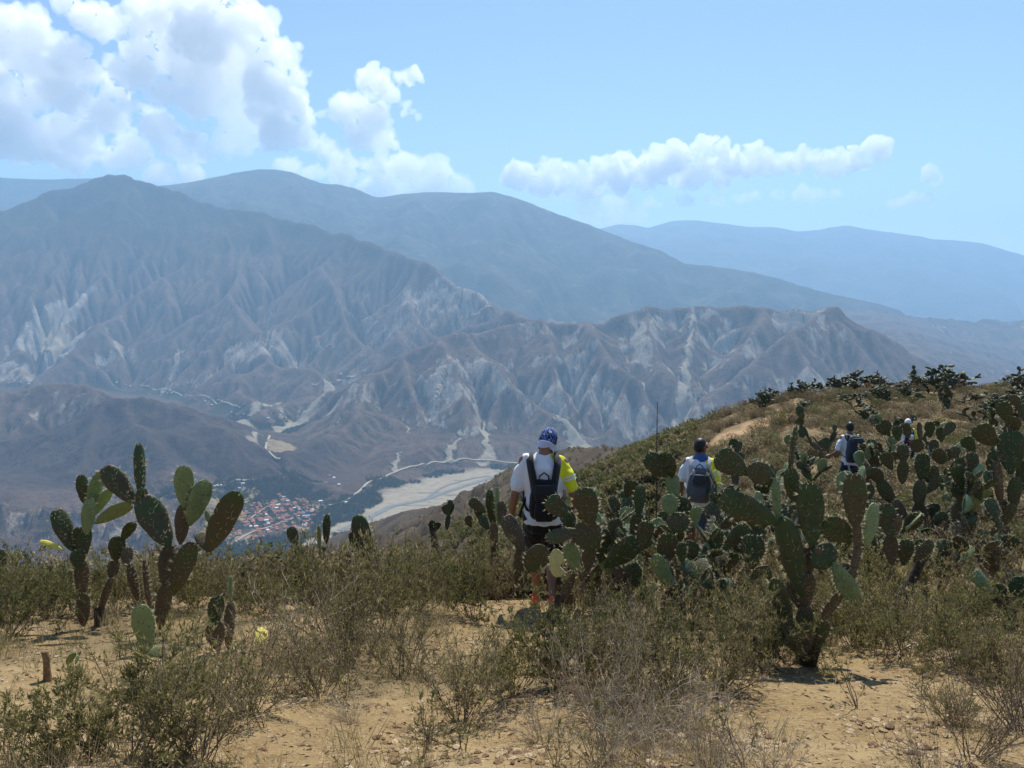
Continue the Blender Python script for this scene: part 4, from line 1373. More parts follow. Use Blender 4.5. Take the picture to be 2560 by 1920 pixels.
FARM = [joined(300 + i, (90, 130, 50, 190, 100)[i], .70, (1.9, 2.0, .9, 2.0, 1.6)[i]) for i in range(5)]
SKY = [(752, 58, 0, 1.1, 'dark prickly pear at the left end of the skyline row'), (764, 57, 1, 1.2, 'wide prickly pear second from the left on the skyline'), (780, 59, 0, 1.1, 'round prickly pear third from the left on the skyline'), (792, 60, 2, 1.1, 'thin prickly pear in the left part of the skyline row'),
       (806, 60, 1, 1.1, None), (817, 60, 0, 1.15, None), (828, 61, 4, 1.1, None), (839, 60, 1, 1.15, None), (850, 61, 0, 1.2, None), (861, 60, 4, 1.3, None), (872, 61, 1, 1.35, None), (883, 60, 3, 1.2, None), (893, 62, 0, 1.0, None),
       (907, 60, 2, 1.7, 'bare armed prickly pear standing out against the blue canyon'), (930, 58, 3, 1.75, 'biggest bushy prickly pear on the skyline'), (945, 58, 3, 1.6, 'bushy prickly pear joined to the biggest one on the skyline'), (962, 60, 0, 1.0, None), (985, 61, 0, .9, None), (1002, 60, 1, 1.1, None),
       (1014, 57, 2, 1.8, 'spiky prickly pear at the right end of the skyline'), (1028, 55, 3, 1.5, 'prickly pear on the skyline at the right edge'), (696, 52, 2, .9, 'lone small prickly pear where the skyline drops to the canyon'),
       (850, 50, 0, 1.2, None), (880, 48, 1, 1.2, None), (915, 50, 4, 1.2, None), (945, 46, 2, 1.6, 'leafless grey prickly pear below the biggest skyline one'), (975, 48, 0, 1.1, None), (800, 50, 0, 1.0, None), (870, 40, 1, 1.1, None), (900, 36, 0, 1.1, None), (1015, 42, 3, 1.4, None), (990, 36, 4, 1.3, None), (1020, 34, 1, 1.4, None)]
for k, (px, Y, v, s, lab) in enumerate(SKY):
    u, _ = ray(px, 400)
    x = u * Y
    o = link('prickly_pear', FARM[v], None, (x, Y, gz(x, Y) - .05))
    o.scale = (s * 1.35, s * 1.35, s * 1.0) if lab else (s * 1.6, s * 1.4, s * 1.1)
    o.rotation_euler = (0, 0, prr.uniform(0, 6.28))
    tag(o, lab or 'dark prickly pear in the dense row along the knoll', 'cactus', 'prickly pears along the knoll' if not lab else 'prickly pears on the hillside')

# ------------------------------------------------------------------ shrubs: twigs and leaves
def leaf_mat(name, c1, c2, c3, tl=.5):
    m, nt, b = new_mat(name)
    n = NT(nt)
    i = n.island()
    c = n.mix(n.ramp(i, .0, .6), c1, c2)
    c = n.mix(n.ramp(i, .72, .95), c, c3)
    c = n.mix(n.math('MULTIPLY', n.rand(), .35), c, tuple(x * .62 for x in c1))
    nt.links.new(c, b.inputs['Base Color'])
    b.inputs['Roughness'].default_value = .6
    b.inputs['Specular IOR Level'].default_value = .2
    t = n.node('ShaderNodeBsdfTranslucent'); n.set(t.inputs[0], c)
    mx = n.node('ShaderNodeMixShader'); mx.inputs[0].default_value = tl
    o = [x for x in nt.nodes if x.type == 'OUTPUT_MATERIAL'][0]
    nt.links.new(b.outputs[0], mx.inputs[1]); nt.links.new(t.outputs[0], mx.inputs[2]); nt.links.new(mx.outputs[0], o.inputs['Surface'])
    return m


M_LEAFG = leaf_mat('shrub_leaf_green', (.15, .148, .050), (.245, .22, .085), (.38, .32, .14))
M_LEAFB = leaf_mat('shrub_leaf_dry', (.175, .152, .064), (.27, .22, .105), (.40, .33, .17))
M_LEAFS = leaf_mat('straw_leaf', (.30, .235, .13), (.42, .335, .20), (.20, .18, .08))
M_LEAFD = leaf_mat('shrub_leaf_deep', (.095, .106, .036), (.16, .158, .058), (.26, .225, .09))
M_TWIG = plain('grey_twig', (.17, .135, .095), .9, .35, .1, 6)
M_TWIGP = plain('pale_twig', (.40, .33, .24), .9, .3, .1, 6)


def tri_tubes(P0, P1, R0, R1):
    """three-sided twigs from segment arrays"""
    D = P1 - P0
    D = D / (np.linalg.norm(D, axis=1, keepdims=True) + 1e-9)
    ref = np.where(np.abs(D[:, 2:3]) > .9, [[1., 0, 0]], [[0, 0, 1.]])
    A = np.cross(D, ref); A /= np.linalg.norm(A, axis=1, keepdims=True) + 1e-9
    B = np.cross(D, A)
    n = len(P0)
    V = np.zeros((n, 6, 3))
    for k in range(3):
        c, s = math.cos(2.0944 * k), math.sin(2.0944 * k)
        o = A * c + B * s
        V[:, k] = P0 + o * R0[:, None]
        V[:, 3 + k] = P1 + o * R1[:, None]
    base = (np.arange(n) * 6)[:, None]
    F = np.concatenate([base + np.array([[k, (k + 1) % 3, 3 + (k + 1) % 3, 3 + k]]) for k in range(3)])
    return V.reshape(-1, 3), F


def leaves(P, D, L, W, r):
    """folded lozenge leaves at P pointing along D"""
    n = len(P)
    D = D / (np.linalg.norm(D, axis=1, keepdims=True) + 1e-9)
    S = np.cross(D, r.normal(size=(n, 3))); S /= np.linalg.norm(S, axis=1, keepdims=True) + 1e-9
    N = np.cross(S, D)
    V = np.zeros((n, 4, 3))
    V[:, 0] = P
    V[:, 1] = P + D * (L * .45)[:, None] + S * (W * .5)[:, None] + N * (W * .2)[:, None]
    V[:, 2] = P + D * L[:, None]
    V[:, 3] = P + D * (L * .45)[:, None] - S * (W * .5)[:, None] + N * (W * .2)[:, None]
    b_ = (np.arange(n) * 4)[:, None]
    F = np.concatenate([b_ + [[0, 1, 2]], b_ + [[0, 2, 3]]])
    return V.reshape(-1, 3), F


def bush(seed, stems, h, rad, sub, twig, leaf_n, leaf_l, leaf_w, mat_t, mat_l, lean=(0, 0), wiry=.18, r0=.0045, up=.5):
    """h tall, rad wide; stems from the root, sub side twigs on each, twig twiglets on those, leaf_n leaves on each twiglet"""
    r = np.random.default_rng(seed)
    P0, P1, R0, R1 = [], [], [], []
    LP, LD = [], []

    def path(p, d, ln, nseg, rad0, rad1, grav):
        pts = [p]
        for s in range(nseg):
            d = d + r.normal(size=3) * wiry + np.array([0, 0, grav])
            d = d / np.linalg.norm(d)
            q = p + d * ln / nseg
            a, b_ = s / nseg, (s + 1) / nseg
            P0.append(p); P1.append(q); R0.append(rad0 + (rad1 - rad0) * a); R1.append(rad0 + (rad1 - rad0) * b_)
            pts.append(q); p = q
        return pts, d
    for k in range(stems):
        a = r.uniform(0, 2 * np.pi); e = r.uniform(.0, 1.0) ** .6
        d = np.array([math.cos(a) * e * rad / h * 1.1 + lean[0], math.sin(a) * e * rad / h * 1.1 + lean[1], 1.0 * (1.05 - .35 * e)])
        ln = h * r.uniform(.65, 1.08) * (1.0 + .15 * e)
        p = np.array([math.cos(a), math.sin(a), 0]) * rad * .22 * r.uniform(0, 1); p[2] = -.03
        pts, _ = path(p, d / np.linalg.norm(d), ln, 6, r0 * r.uniform(.7, 1.2), r0 * .4, .02)
        for s in range(sub):
            i = r.integers(1, 6)
            f = r.uniform(0, 1)
            b_ = pts[i] * (1 - f) + pts[i + 1 if i < 6 else i] * f
            dd = (pts[i] - pts[i - 1]); dd = dd / np.linalg.norm(dd)
            dd = dd * .75 + r.normal(size=3) * .62; dd[2] += up * .3
            pp, _ = path(b_, dd / np.linalg.norm(dd), ln * r.uniform(.18, .42), 3, r0 * .45, r0 * .24, .04)
            for t in range(twig):
                j = r.integers(1, 4)
                d3 = (pp[j] - pp[j - 1]); d3 = d3 / np.linalg.norm(d3) * .7 + r.normal(size=3) * .6; d3[2] += up * .3
                l3 = ln * r.uniform(.06, .17)
                p3, _ = path(pp[j], d3 / np.linalg.norm(d3), l3, 2, r0 * .26, r0 * .16, .03)
                m_ = r.poisson(leaf_n)
                for q in range(m_):
                    f = r.uniform(0, 1) * 2
                    i2 = min(int(f), 1)
                    LP.append(p3[i2] + (p3[i2 + 1] - p3[i2]) * (f - i2)); LD.append(d3 / np.linalg.norm(d3) * .6 + r.normal(size=3) * .42 + [0, 0, .45])
    tv, tf = tri_tubes(np.array(P0), np.array(P1), np.array(R0), np.array(R1))
    tw = np_mesh('twigs', tv, tf, [mat_t], smooth=False)
    fo = None
    if LP:
        n = len(LP)
        lv, lf = leaves(np.array(LP), np.array(LD), leaf_l * r.uniform(.6, 1.3, n), leaf_w * r.uniform(.7, 1.25, n), r)
        fo = np_mesh('foliage', lv, lf, [mat_l], smooth=False)
    return tw, fo


BUSH = {
    'green': [bush(10 + i, 17, .62, .55, 7, 6, 7.0, .038, .0098, M_TWIG, M_LEAFG) for i in range(3)],
    'deep': [bush(20 + i, 16, .60, .50, 7, 6, 7.0, .036, .0098, M_TWIG, M_LEAFD) for i in range(2)],
    'brown': [bush(30 + i, 20, .62, .50, 7, 5, 4.0, .034, .0085, M_TWIG, M_LEAFB, wiry=.16) for i in range(3)],
    'twiggy': [bush(40 + i, 26, .75, .55, 6, 4, .8, .022, .007, M_TWIG, M_LEAFB, (-.45, -.1), .12, .0045, .2) for i in range(2)],
    'pale': [bush(45 + i, 22, .75, .55, 6, 4, .25, .022, .006, M_TWIGP, M_LEAFS, (-.25, -.1), .17, .0052, .3) for i in range(2)],
    'straw': [bush(50 + i, 30, .50, .42, 5, 3, 1.0, .026, .006, M_TWIGP, M_LEAFS, wiry=.14, r0=.0032, up=.7) for i in range(3)],
    'sprig': [bush(60 + i, 4, .26, .10, 3, 2, 3.0, .030, .010, M_TWIG, M_LEAFG, wiry=.14, r0=.003, up=.8) for i in range(3)],
}
NAMES = {'green': 'leafy_shrub', 'deep': 'leafy_shrub', 'brown': 'dry_shrub', 'twiggy': 'twiggy_shrub', 'pale': 'dead_shrub', 'straw': 'straw_shrub', 'sprig': 'leafy_sprig'}
CATS = {'green': 'shrub', 'deep': 'shrub', 'brown': 'shrub', 'twiggy': 'shrub', 'pale': 'dead shrub', 'straw': 'shrub', 'sprig': 'seedling'}
brr = random.Random(17)
PLACED = []


def shrub(kind, x, y, w, h, label, group=None, rz=None):
    """w, h in metres"""
    v = brr.randrange(len(BUSH[kind]))
    tw, fo = BUSH[kind][v]
    o = link(NAMES[kind], tw, None, (x, y, gz(x, y)))
    h0, w0 = {'green': (.72, 1.3), 'deep': (.70, 1.2), 'brown': (.72, 1.2), 'twiggy': (.85, 1.4), 'pale': (.85, 1.4), 'straw': (.56, 1.0), 'sprig': (.28, .3)}[kind]
    o.scale = (w / w0, w / w0, h / h0)
    o.rotation_euler = (0, 0, brr.uniform(0, 6.28) if rz is None else rz)
    tag(o, label, CATS[kind], group)
    if fo: link('foliage', fo, o)['kind'] = 'stuff'
    PLACED.append((x, y, w * .5))
    return o


# shrubs read off the photograph: kind, middle and base in the 2212-pixel view, width, height, label (distance follows from the ground under the base)
S_ = 1024 / 2212.
HEROB = [
    ('green', 30, 1335, 230, 150, 'olive shrub at the left edge below the tall cacti'), ('deep', 125, 1330, 220, 150, 'dark olive shrub in front of the far left cactus trunk'), ('green', 245, 1325, 210, 140, 'dense shrub between the far left cactus and the tallest one'),
    ('deep', 60, 1300, 260, 130, 'shrub on the drop edge at the left side of the frame'), ('green', 250, 1290, 240, 120, 'shrub behind the far left cactus stem'), ('brown', 335, 1330, 170, 140, 'brown shrub at the foot of the tallest left cactus'),
    ('green', 425, 1315, 190, 140, 'leafy shrub right of the tallest left cactus trunk'), ('brown', 520, 1320, 180, 150, 'brown green shrub behind the short dark cactus'), ('brown', 455, 1370, 130, 50, 'low dry shrub left of the short dark cactus'),
    ('brown', 590, 1300, 170, 110, 'thin brown shrub on the edge right of the short dark cactus'), ('green', 670, 1320, 190, 170, 'olive shrub on the skyline below the single oval pad'), ('brown', 740, 1430, 260, 250, 'large brown olive shrub left of the path'),
    ('green', 830, 1370, 230, 210, 'tall olive shrub in the middle of the left bank'), ('brown', 690, 1500, 230, 170, 'dry shrub in front of the large brown olive one'), ('brown', 900, 1320, 220, 170, 'brown shrub on the skyline left of the walker'),
    ('green', 960, 1280, 200, 150, 'olive shrub on the edge left of the path'), ('brown', 1020, 1250, 180, 130, 'brown shrub under the cactus left of the walker'), ('deep', 1020, 1335, 190, 170, 'dark shrub casting shade on the path left of the orange shoe'),
    ('brown', 1075, 1300, 140, 150, 'dry shrub close to the left leg of the walker'), ('brown', 870, 1460, 230, 150, 'spreading dry shrub left of the bare path'), ('green', 270, 1640, 420, 250, 'big leafy shrub in the lower left corner region'),
    ('green', 150, 1655, 250, 170, 'leafy shrub at the lower left beside the big one'), ('brown', 430, 1640, 280, 210, 'brown half of the big shrub at the lower left'), ('brown', 540, 1540, 260, 180, 'dry twiggy shrub above the lower left clearing'), ('green', 330, 1510, 230, 75, 'low leafy shrub below the small green cactus'),
    ('brown', 1000, 1560, 280, 180, 'low olive shrub in the middle of the foreground'), ('green', 1110, 1500, 240, 150, 'leafy low shrub on the right side of the path'), ('deep', 1210, 1480, 240, 190, 'dark shrub under the walker\'s right foot'),
    ('brown', 1330, 1500, 260, 210, 'dark tangled shrub in front of the middle cacti'), ('deep', 1440, 1480, 240, 190, 'dark leafy shrub at the foot of the broad clump'), ('brown', 1560, 1480, 240, 180, 'shrub between the broad clump and the big right cactus'),
    ('straw', 1300, 1655, 300, 190, 'pale straw shrub at the bottom right of centre'), ('straw', 1420, 1640, 300, 190, 'pale dry shrub in the middle of the straw patch'), ('straw', 1540, 1655, 280, 180, 'straw coloured shrub left of the right clearing'), ('straw', 1660, 1690, 260, 150, 'low straw shrub at the bottom right of the straw patch'),
    ('brown', 1420, 1555, 260, 170, 'grey brown shrub behind the straw patch'), ('pale', 1290, 1560, 260, 230, 'leafless tangle of pale twigs in front of the broad clump'), ('straw', 1180, 1600, 230, 120, 'low straw tuft left of the straw patch'),
    ('green', 1640, 1440, 200, 150, 'leafy shrub at the base of the big right cactus'), ('deep', 1730, 1420, 170, 130, 'dark shrub right of the big right cactus trunk'), ('green', 1850, 1400, 250, 140, 'green shrub right of the hanging pad'),
    ('green', 1960, 1420, 240, 150, 'green shrub above the right clearing'), ('green', 1900, 1310, 260, 160, 'wide green shrub behind the right clearing'), ('brown', 2030, 1300, 240, 160, 'brown green shrub in the right scrub'), ('green', 2120, 1350, 220, 130, 'shrub left of the bright green pad at the right edge'),
    ('brown', 2200, 1290, 200, 160, 'brown shrub at the right edge under the tall cactus'), ('green', 2060, 1440, 230, 140, 'olive shrub at the upper end of the right clearing'), ('twiggy', 2100, 1640, 330, 260, 'long stemmed twiggy shrub in the lower right corner'), ('twiggy', 2210, 1580, 300, 270, 'twiggy shrub cut by the right edge'),
    ('brown', 2180, 1470, 220, 140, 'dry shrub above the twiggy ones at the right'), ('brown', 2050, 1560, 200, 110, 'low brown shrub at the left foot of the lower right twigs'), ('twiggy', 2010, 1690, 260, 150, 'low twiggy shrub at the bottom right'),
    ('straw', 760, 1560, 160, 70, 'low straw tuft at the top of the lower clearing'), ('brown', 1780, 1350, 190, 150, 'reddish brown twigs between the pads of the big right cactus'), ('deep', 1705, 1428, 150, 100, 'dark low shrub hugging the trunk of the big right cactus'), ('deep', 1610, 1415, 170, 120, 'dark shrub left of the big right cactus trunk'), ('deep', 1660, 1440, 170, 105, 'dark shrub in front of the big right cactus trunk'), ('pale', 1380, 1600, 300, 220, 'bleached dead brush tangle left of the right clearing'), ('pale', 1500, 1620, 280, 190, 'bleached dead brush at the front of the straw patch'), ('sprig', 905, 1640, 110, 150, 'bare forked sprig at the bottom left of centre'),
]
for kind, cx, by, w, h, lab in HEROB:
    c = on_hill(cx * S_, min(by, 1652) * S_)
    if by > 1652: c = at(cx * S_, by * S_, 0) * 0 + on_hill(cx * S_, 764) * (1 - (by - 1652) / 500.)
    m = c.y / FPX * S_
    big = 1.22 if by > 1425 and cx < 1700 and kind in ('green', 'brown', 'deep') else 1.0
    shrub(kind, c.x, c.y, w * m * 1.12 * big, h * m * 1.05 * big, lab, 'shrubs on the near slope')

# the rest of the scrub around them, as the photograph's texture of shrubs continues
fill = 0
CG_CLR = lambda x, y: float(clear_mask(np.array([x]), np.array([y]))[0])
GENLAB = {'green': 'olive leafy shrub among the scrub beyond the path', 'deep': 'dark leafy shrub among the scrub beyond the path', 'brown': 'brown dry shrub among the scrub beyond the path', 'straw': 'pale straw shrub among the scrub beyond the path', 'sprig': 'tiny leafy sprig rising from the bare soil'}


def region(x, y):
    u = x / y
    side = 'far left' if u < -.45 else 'left' if u < -.2 else 'left middle' if u < .0 else 'right middle' if u < .22 else 'right' if u < .45 else 'far right'
    row = 'at the bottom front of' if y < 3.6 else 'in the front part of' if y < 5 else 'halfway up' if y < 7 else 'along the brink of' if y < 9.5 and u < .05 else 'behind the near cacti on' if y < 11 else 'far up'
    return row + ' the ' + side + ' slope'


tries = 0
while fill < 135 and tries < 6000:
    tries += 1
    y = math.exp(brr.uniform(math.log(3.0), math.log(17.)))
    u = brr.uniform(-.85, 1.0)
    x = u * y
    if y > 9.3 and u < .08: continue
    cm = CG_CLR(x, y)
    if cm > .12: continue
    if -.09 < u < .07 and 4.4 < y < 8.0: continue
    if y < 5.6 and u < .75 and brr.random() < .55: continue
    if -.66 < u < -.33 and 4.5 < y < 7.6: continue
    if any((x - a) ** 2 + (y - b_) ** 2 < (.55 * c_ + .12) ** 2 for a, b_, c_ in PLACED): continue
    kind = brr.choices(['green', 'brown', 'deep', 'straw'], [4, 5, 2, 1.2])[0]
    s = brr.uniform(.6, 1.05)
    shrub(kind, x, y, s, s * brr.uniform(.5, .72), GENLAB[kind].replace('among the scrub beyond the path', region(x, y)), {'green': 'olive scrub', 'deep': 'dark scrub', 'brown': 'brown scrub', 'straw': 'straw scrub'}[kind])
    fill += 1
k = 0
while k < 45:
    y = math.exp(brr.uniform(math.log(2.5), math.log(6.))); u = brr.uniform(-.7, .7)
    s = brr.uniform(.5, 1.3)
    shrub('sprig', u * y, y, .3 * s, .26 * s, 'tiny leafy sprig ' + region(u * y, y), 'sprigs on the bare soil')
    k += 1


# ------------------------------------------------------------------ scrub, dry grass and pebbles nobody could count
def lod_bush(seed, n, leaf, mat, r_=.5, h=.55):
    r = np.random.default_rng(seed)
    a = r.uniform(0, 2 * np.pi, n); q = r.uniform(0, 1, n) ** .5; z = r.uniform(.0, 1, n) ** .8
    rr_ = r_ * q * np.sqrt(np.clip(1.1 - (z - .25) ** 2 * 1.7, .05, 1)) * (1 + .25 * np.sin(3 * a + seed))
    P = np.stack([rr_ * np.cos(a), rr_ * np.sin(a), z * h], 1)
    V, F = leaves(P, r.normal(size=(n, 3)) + [0, 0, .6], leaf * r.uniform(.6, 1.4, n), leaf * .36 * r.uniform(.7, 1.3, n), r)
    m_ = 40
    e = P[r.integers(0, n, m_)]
    tv, tf = tri_tubes(np.zeros((m_, 3)) + r.normal(size=(m_, 3)) * [.05, .05, 0], e, np.full(m_, .006), np.full(m_, .003))
    return np_mesh('scrub', np.concatenate([V, tv]), [F, tf + len(V)], [mat, M_TWIG], midx=np.concatenate([np.zeros(len(F)), np.ones(len(tf))]), smooth=False)


def scatter(name, protos, P, S, label):
    """many copies laid by geometry nodes: one countless mass, one object"""
    lib = bpy.data.collections.new(name + '_kinds')
    for me in protos:
        lib.objects.link(bpy.data.objects.new(me.name, me))
    pm = bpy.data.meshes.new(name)
    pm.vertices.add(len(P)); pm.vertices.foreach_set('co', np.asarray(P, np.float32).ravel())
    for k, arr in (('siz', S), ('rot', np.random.default_rng(1).uniform(0, 6.28, len(P)))):
        a = pm.attributes.new(k, 'FLOAT', 'POINT'); a.data.foreach_set('value', np.asarray(arr, np.float32))
    o = link(name, pm)
    g = bpy.data.node_groups.new(name, 'GeometryNodeTree')
    g.interface.new_socket('Geometry', in_out='INPUT', socket_type='NodeSocketGeometry')
    g.interface.new_socket('Geometry', in_out='OUTPUT', socket_type='NodeSocketGeometry')
    N = g.nodes.new
    gi, go, iop, ci = N('NodeGroupInput'), N('NodeGroupOutput'), N('GeometryNodeInstanceOnPoints'), N('GeometryNodeCollectionInfo')
    ci.inputs['Collection'].default_value = lib
    ci.inputs['Separate Children'].default_value = True
    ci.inputs['Reset Children'].default_value = True
    iop.inputs['Pick Instance'].default_value = True
    a1, a2, cb, e2r = N('GeometryNodeInputNamedAttribute'), N('GeometryNodeInputNamedAttribute'), N('ShaderNodeCombineXYZ'), N('FunctionNodeEulerToRotation')
    a1.data_type = a2.data_type = 'FLOAT'
    a1.inputs['Name'].default_value = 'siz'; a2.inputs['Name'].default_value = 'rot'
    L = g.links.new
    L(gi.outputs[0], iop.inputs['Points']); L(ci.outputs[0], iop.inputs['Instance'])
    L(a2.outputs[0], cb.inputs[2]); L(cb.outputs[0], e2r.inputs[0]); L(e2r.outputs[0], iop.inputs['Rotation'])
    L(a1.outputs[0], iop.inputs['Scale']); L(iop.outputs[0], go.inputs[0])
    md = o.modifiers.new('scatter', 'NODES'); md.node_group = g
    tag(o, label, kind='stuff')
    return o


M_SCRUB = leaf_mat('brown_scrub_leaf', (.125, .098, .052), (.20, .152, .084), (.29, .225, .13))
LODS = [lod_bush(70 + i, 420, .075, (M_SCRUB, M_LEAFS, M_SCRUB, M_LEAFD, M_SCRUB)[i]) for i in range(5)]
r_ = np.random.default_rng(77)
n_ = 10500
yy = np.exp(r_.uniform(math.log(11), math.log(92), n_)); uu = r_.uniform(-.05, 1.1, n_); xx = uu * yy
bare = a_bare(xx, yy, None)
dens = sm(-.35, .25, NA.fbm(xx / 6, yy / 6, 3))
keep = (bare < .3) & (r_.uniform(0, 1, n_) < .22 + .6 * dens)
xx, yy = xx[keep], yy[keep]
scatter('scrub', LODS, np.stack([xx, yy, hill_z(xx, yy) - .03], 1), r_.uniform(.45, 1.25, len(xx)) * np.clip(.7 + yy / 90, .7, 1.5), 'brown and olive scrub covering the knoll')
n_ = 15000
yy = np.exp(r_.uniform(math.log(75), math.log(1000), n_)); uu = r_.uniform(-.3, .5, n_); xx = uu * yy
keep = r_.uniform(0, 1, n_) < .25 + .75 * sm(-.3, .3, NA.fbm(xx / 40, yy / 40, 3))
xx, yy = xx[keep], yy[keep]
far_b = [lod_bush(80 + i, 60, .3, (M_LEAFD, M_LEAFB)[i], .5, .6) for i in range(2)]
scatter('scrub', far_b, np.stack([xx, yy, spur_z(xx, yy) - .05], 1), r_.uniform(.9, 2.2, len(xx)), 'dark specks of scrub on the long brown spur')
# left edge slope below the bank: scrub on the steep drop
n_ = 2200
yy = np.exp(r_.uniform(math.log(8.8), math.log(40), n_)); uu = r_.uniform(-.85, .1, n_); xx = uu * yy
scatter('scrub', LODS[:4], np.stack([xx, yy, hill_z(xx, yy) - .03], 1), r_.uniform(.6, 1.3, n_), 'scrub on the steep drop behind the left bank')


def grass_tuft(seed, n, h, mat):
    r = np.random.default_rng(seed)
    P = r.normal(size=(n, 3)) * [.05, .05, 0]
    V, F = leaves(P, r.normal(size=(n, 3)) * [.45, .45, .2] + [0, 0, 1.], h * r.uniform(.5, 1.2, n), np.full(n, .0032), r)
    return np_mesh('dry_grass', V, F, [mat], smooth=False)


GT = [grass_tuft(90 + i, 34, (.12, .2, .16, .26)[i], (M_LEAFS, M_LEAFB, M_LEAFG, M_LEAFS)[i]) for i in range(4)]
n_ = 2600
yy = np.exp(r_.uniform(math.log(2.2), math.log(22), n_)); uu = r_.uniform(-.9, 1.05, n_); xx = uu * yy
cm = clear_mask(xx, yy)
keep = (r_.uniform(0, 1, n_) < .95 - cm * .86) & ~((yy > 9.5) & (uu < .05))
xx, yy = xx[keep], yy[keep]
scatter('dry_grass', GT, np.stack([xx, yy, hill_z(xx, yy) - .01], 1), r_.uniform(.5, 1.25, len(xx)) * np.clip(.35 + yy / 7, .5, 1.1), 'short dry grass between the shrubs')


def stone(seed, mat):
    r = np.random.default_rng(seed)
    bm = bmesh.new(); bmesh.ops.create_icosphere(bm, subdivisions=1, radius=1)
    for v in bm.verts: v.co = Vector((v.co.x * 1.2, v.co.y * .95, v.co.z * .6)) * r.uniform(.75, 1.2)
    me = bpy.data.meshes.new('pebble'); bm.to_mesh(me); bm.free(); me.materials.append(mat)
    return me


PM = [plain('pebble_tan', (.34, .25, .14), .9, .25, .1, 3), plain('pebble_brown', (.19, .12, .07), .9, .3, .1, 3), plain('pebble_pale', (.42, .32, .20), .9, .2, .1, 3)]
n_ = 26000
yy = np.exp(r_.uniform(math.log(1.9), math.log(11), n_)); uu = r_.uniform(-.9, 1.05, n_); xx = uu * yy
cl = sm(-.2, .4, NB.fbm(xx / .6, yy / .6, 3))
sz = np.exp(r_.normal(math.log(.0075), .5, n_)) * (.6 + .8 * cl)
keep = ~((yy > 9.) & (uu < .05)) & (r_.uniform(0, 1, n_) < .3 + .7 * cl)
scatter('gravel', [stone(i, PM[i % 3]) for i in range(6)], np.stack([xx, yy, hill_z(xx, yy) + .001], 1)[keep], np.clip(sz, .003, .022)[keep], 'loose gravel on the bare soil')

# litter of fallen twigs and leaves under the shrubs
n_ = 16000
yy = np.exp(r_.uniform(math.log(1.9), math.log(10), n_)); uu = r_.uniform(-.9, 1.05, n_); xx = uu * yy
cm = clear_mask(xx, yy)
keep = r_.uniform(0, 1, n_) < .9 - .45 * cm
xx, yy = xx[keep], yy[keep]; n_ = len(xx)
lv, lf = leaves(np.stack([xx, yy, hill_z(xx, yy) + .006], 1), r_.normal(size=(n_, 3)) * [1, 1, .12], r_.uniform(.015, .05, n_), r_.uniform(.004, .011, n_), r_)
tag(link('leaf_litter', np_mesh('leaf_litter', lv, lf, [leaf_mat('fallen_leaf', (.20, .14, .075), (.30, .22, .12), (.10, .075, .045), .1)], smooth=False)), 'fallen dry leaves on the ground', kind='stuff')

# fallen sticks one can pick out
for k, (a, b_, rad, lab) in enumerate([((2196, 1490), (2130, 1540), .008, None), ((2020, 1385), (1975, 1415), .007, 'pale broken stick lying at the top of the right clearing'), ((1985, 1405), (1935, 1430), .008, 'second pale stick lying lower in the right clearing'),
                                      ((650, 1500), (585, 1475), .006, 'thin grey stick on the left soil below the short dark cactus'), ((355, 1335), (262, 1345), .006, 'pale stick lying under the tallest left cactus'), ((505, 1315), (420, 1330), .007, 'long pale branch lying right of the tallest left cactus')]):
    if not lab: continue
    p, q = on_hill(a[0] * S_, a[1] * S_), on_hill(b_[0] * S_, b_[1] * S_)
    mid = (p + q) / 2 + Vector((.02, .03, .05))
    me = tube_mesh('stick', [p + Vector((0, 0, .03)) - mid, (p - mid) * .4 + Vector((.01, .02, .03)), (q - mid) * .5 + Vector((-.02, .0, .02)), q + Vector((0, 0, .02)) - mid], [rad, rad * .9, rad * .7, rad * .4], 6, [M_TWIGP])
    tag(link('fallen_stick', me, None, mid), lab, 'stick', 'fallen sticks')

# ------------------------------------------------------------------ the four walkers
def capsule(bm, p0, p1, r0, r1, n=12):
    p0, p1 = Vector(p0), Vector(p1)
    d = (p1 - p0); L = d.length
    q = d.to_track_quat('Z', 'Y').to_matrix().to_4x4()
    M = Matrix.Translation(p0) @ q
    bmesh.ops.create_cone(bm, cap_ends=True, segments=n, radius1=r0, radius2=r1, depth=L, matrix=M @ Matrix.Translation((0, 0, L / 2)))
    ball(bm, p0, (r0,) * 3); ball(bm, p1, (r1,) * 3)


def ball(bm, c, r, rot=None, sub=3):
    M = Matrix.Translation(c)
    if rot is not None: M = M @ rot.to_4x4()
    bmesh.ops.create_icosphere(bm, subdivisions=sub, radius=1, matrix=M @ Matrix.Diagonal((*r, 1)))


def chain(bm, pts, rads, n=12):
    for i in range(len(pts) - 1): capsule(bm, pts[i], pts[i + 1], rads[i], rads[i + 1], n)


def rings(bm, rows, n=20, sq=1.0):
    """closed loft through rows of (centre, half width x, half depth y)"""
    prev, first = None, None
    for c, rx, ry in rows:
        vs = []
        for k in range(n):
            a = 2 * math.pi * k / n
            ca, sa = math.cos(a), math.sin(a)
            vs.append(bm.verts.new((c[0] + rx * math.copysign(abs(ca) ** sq, ca), c[1] + ry * math.copysign(abs(sa) ** sq, sa), c[2])))
        if prev:
            for k in range(n): bm.faces.new((prev[k], prev[(k + 1) % n], vs[(k + 1) % n], vs[k]))
        else: first = vs
        prev = vs
    bm.faces.new(first[::-1]); bm.faces.new(prev)


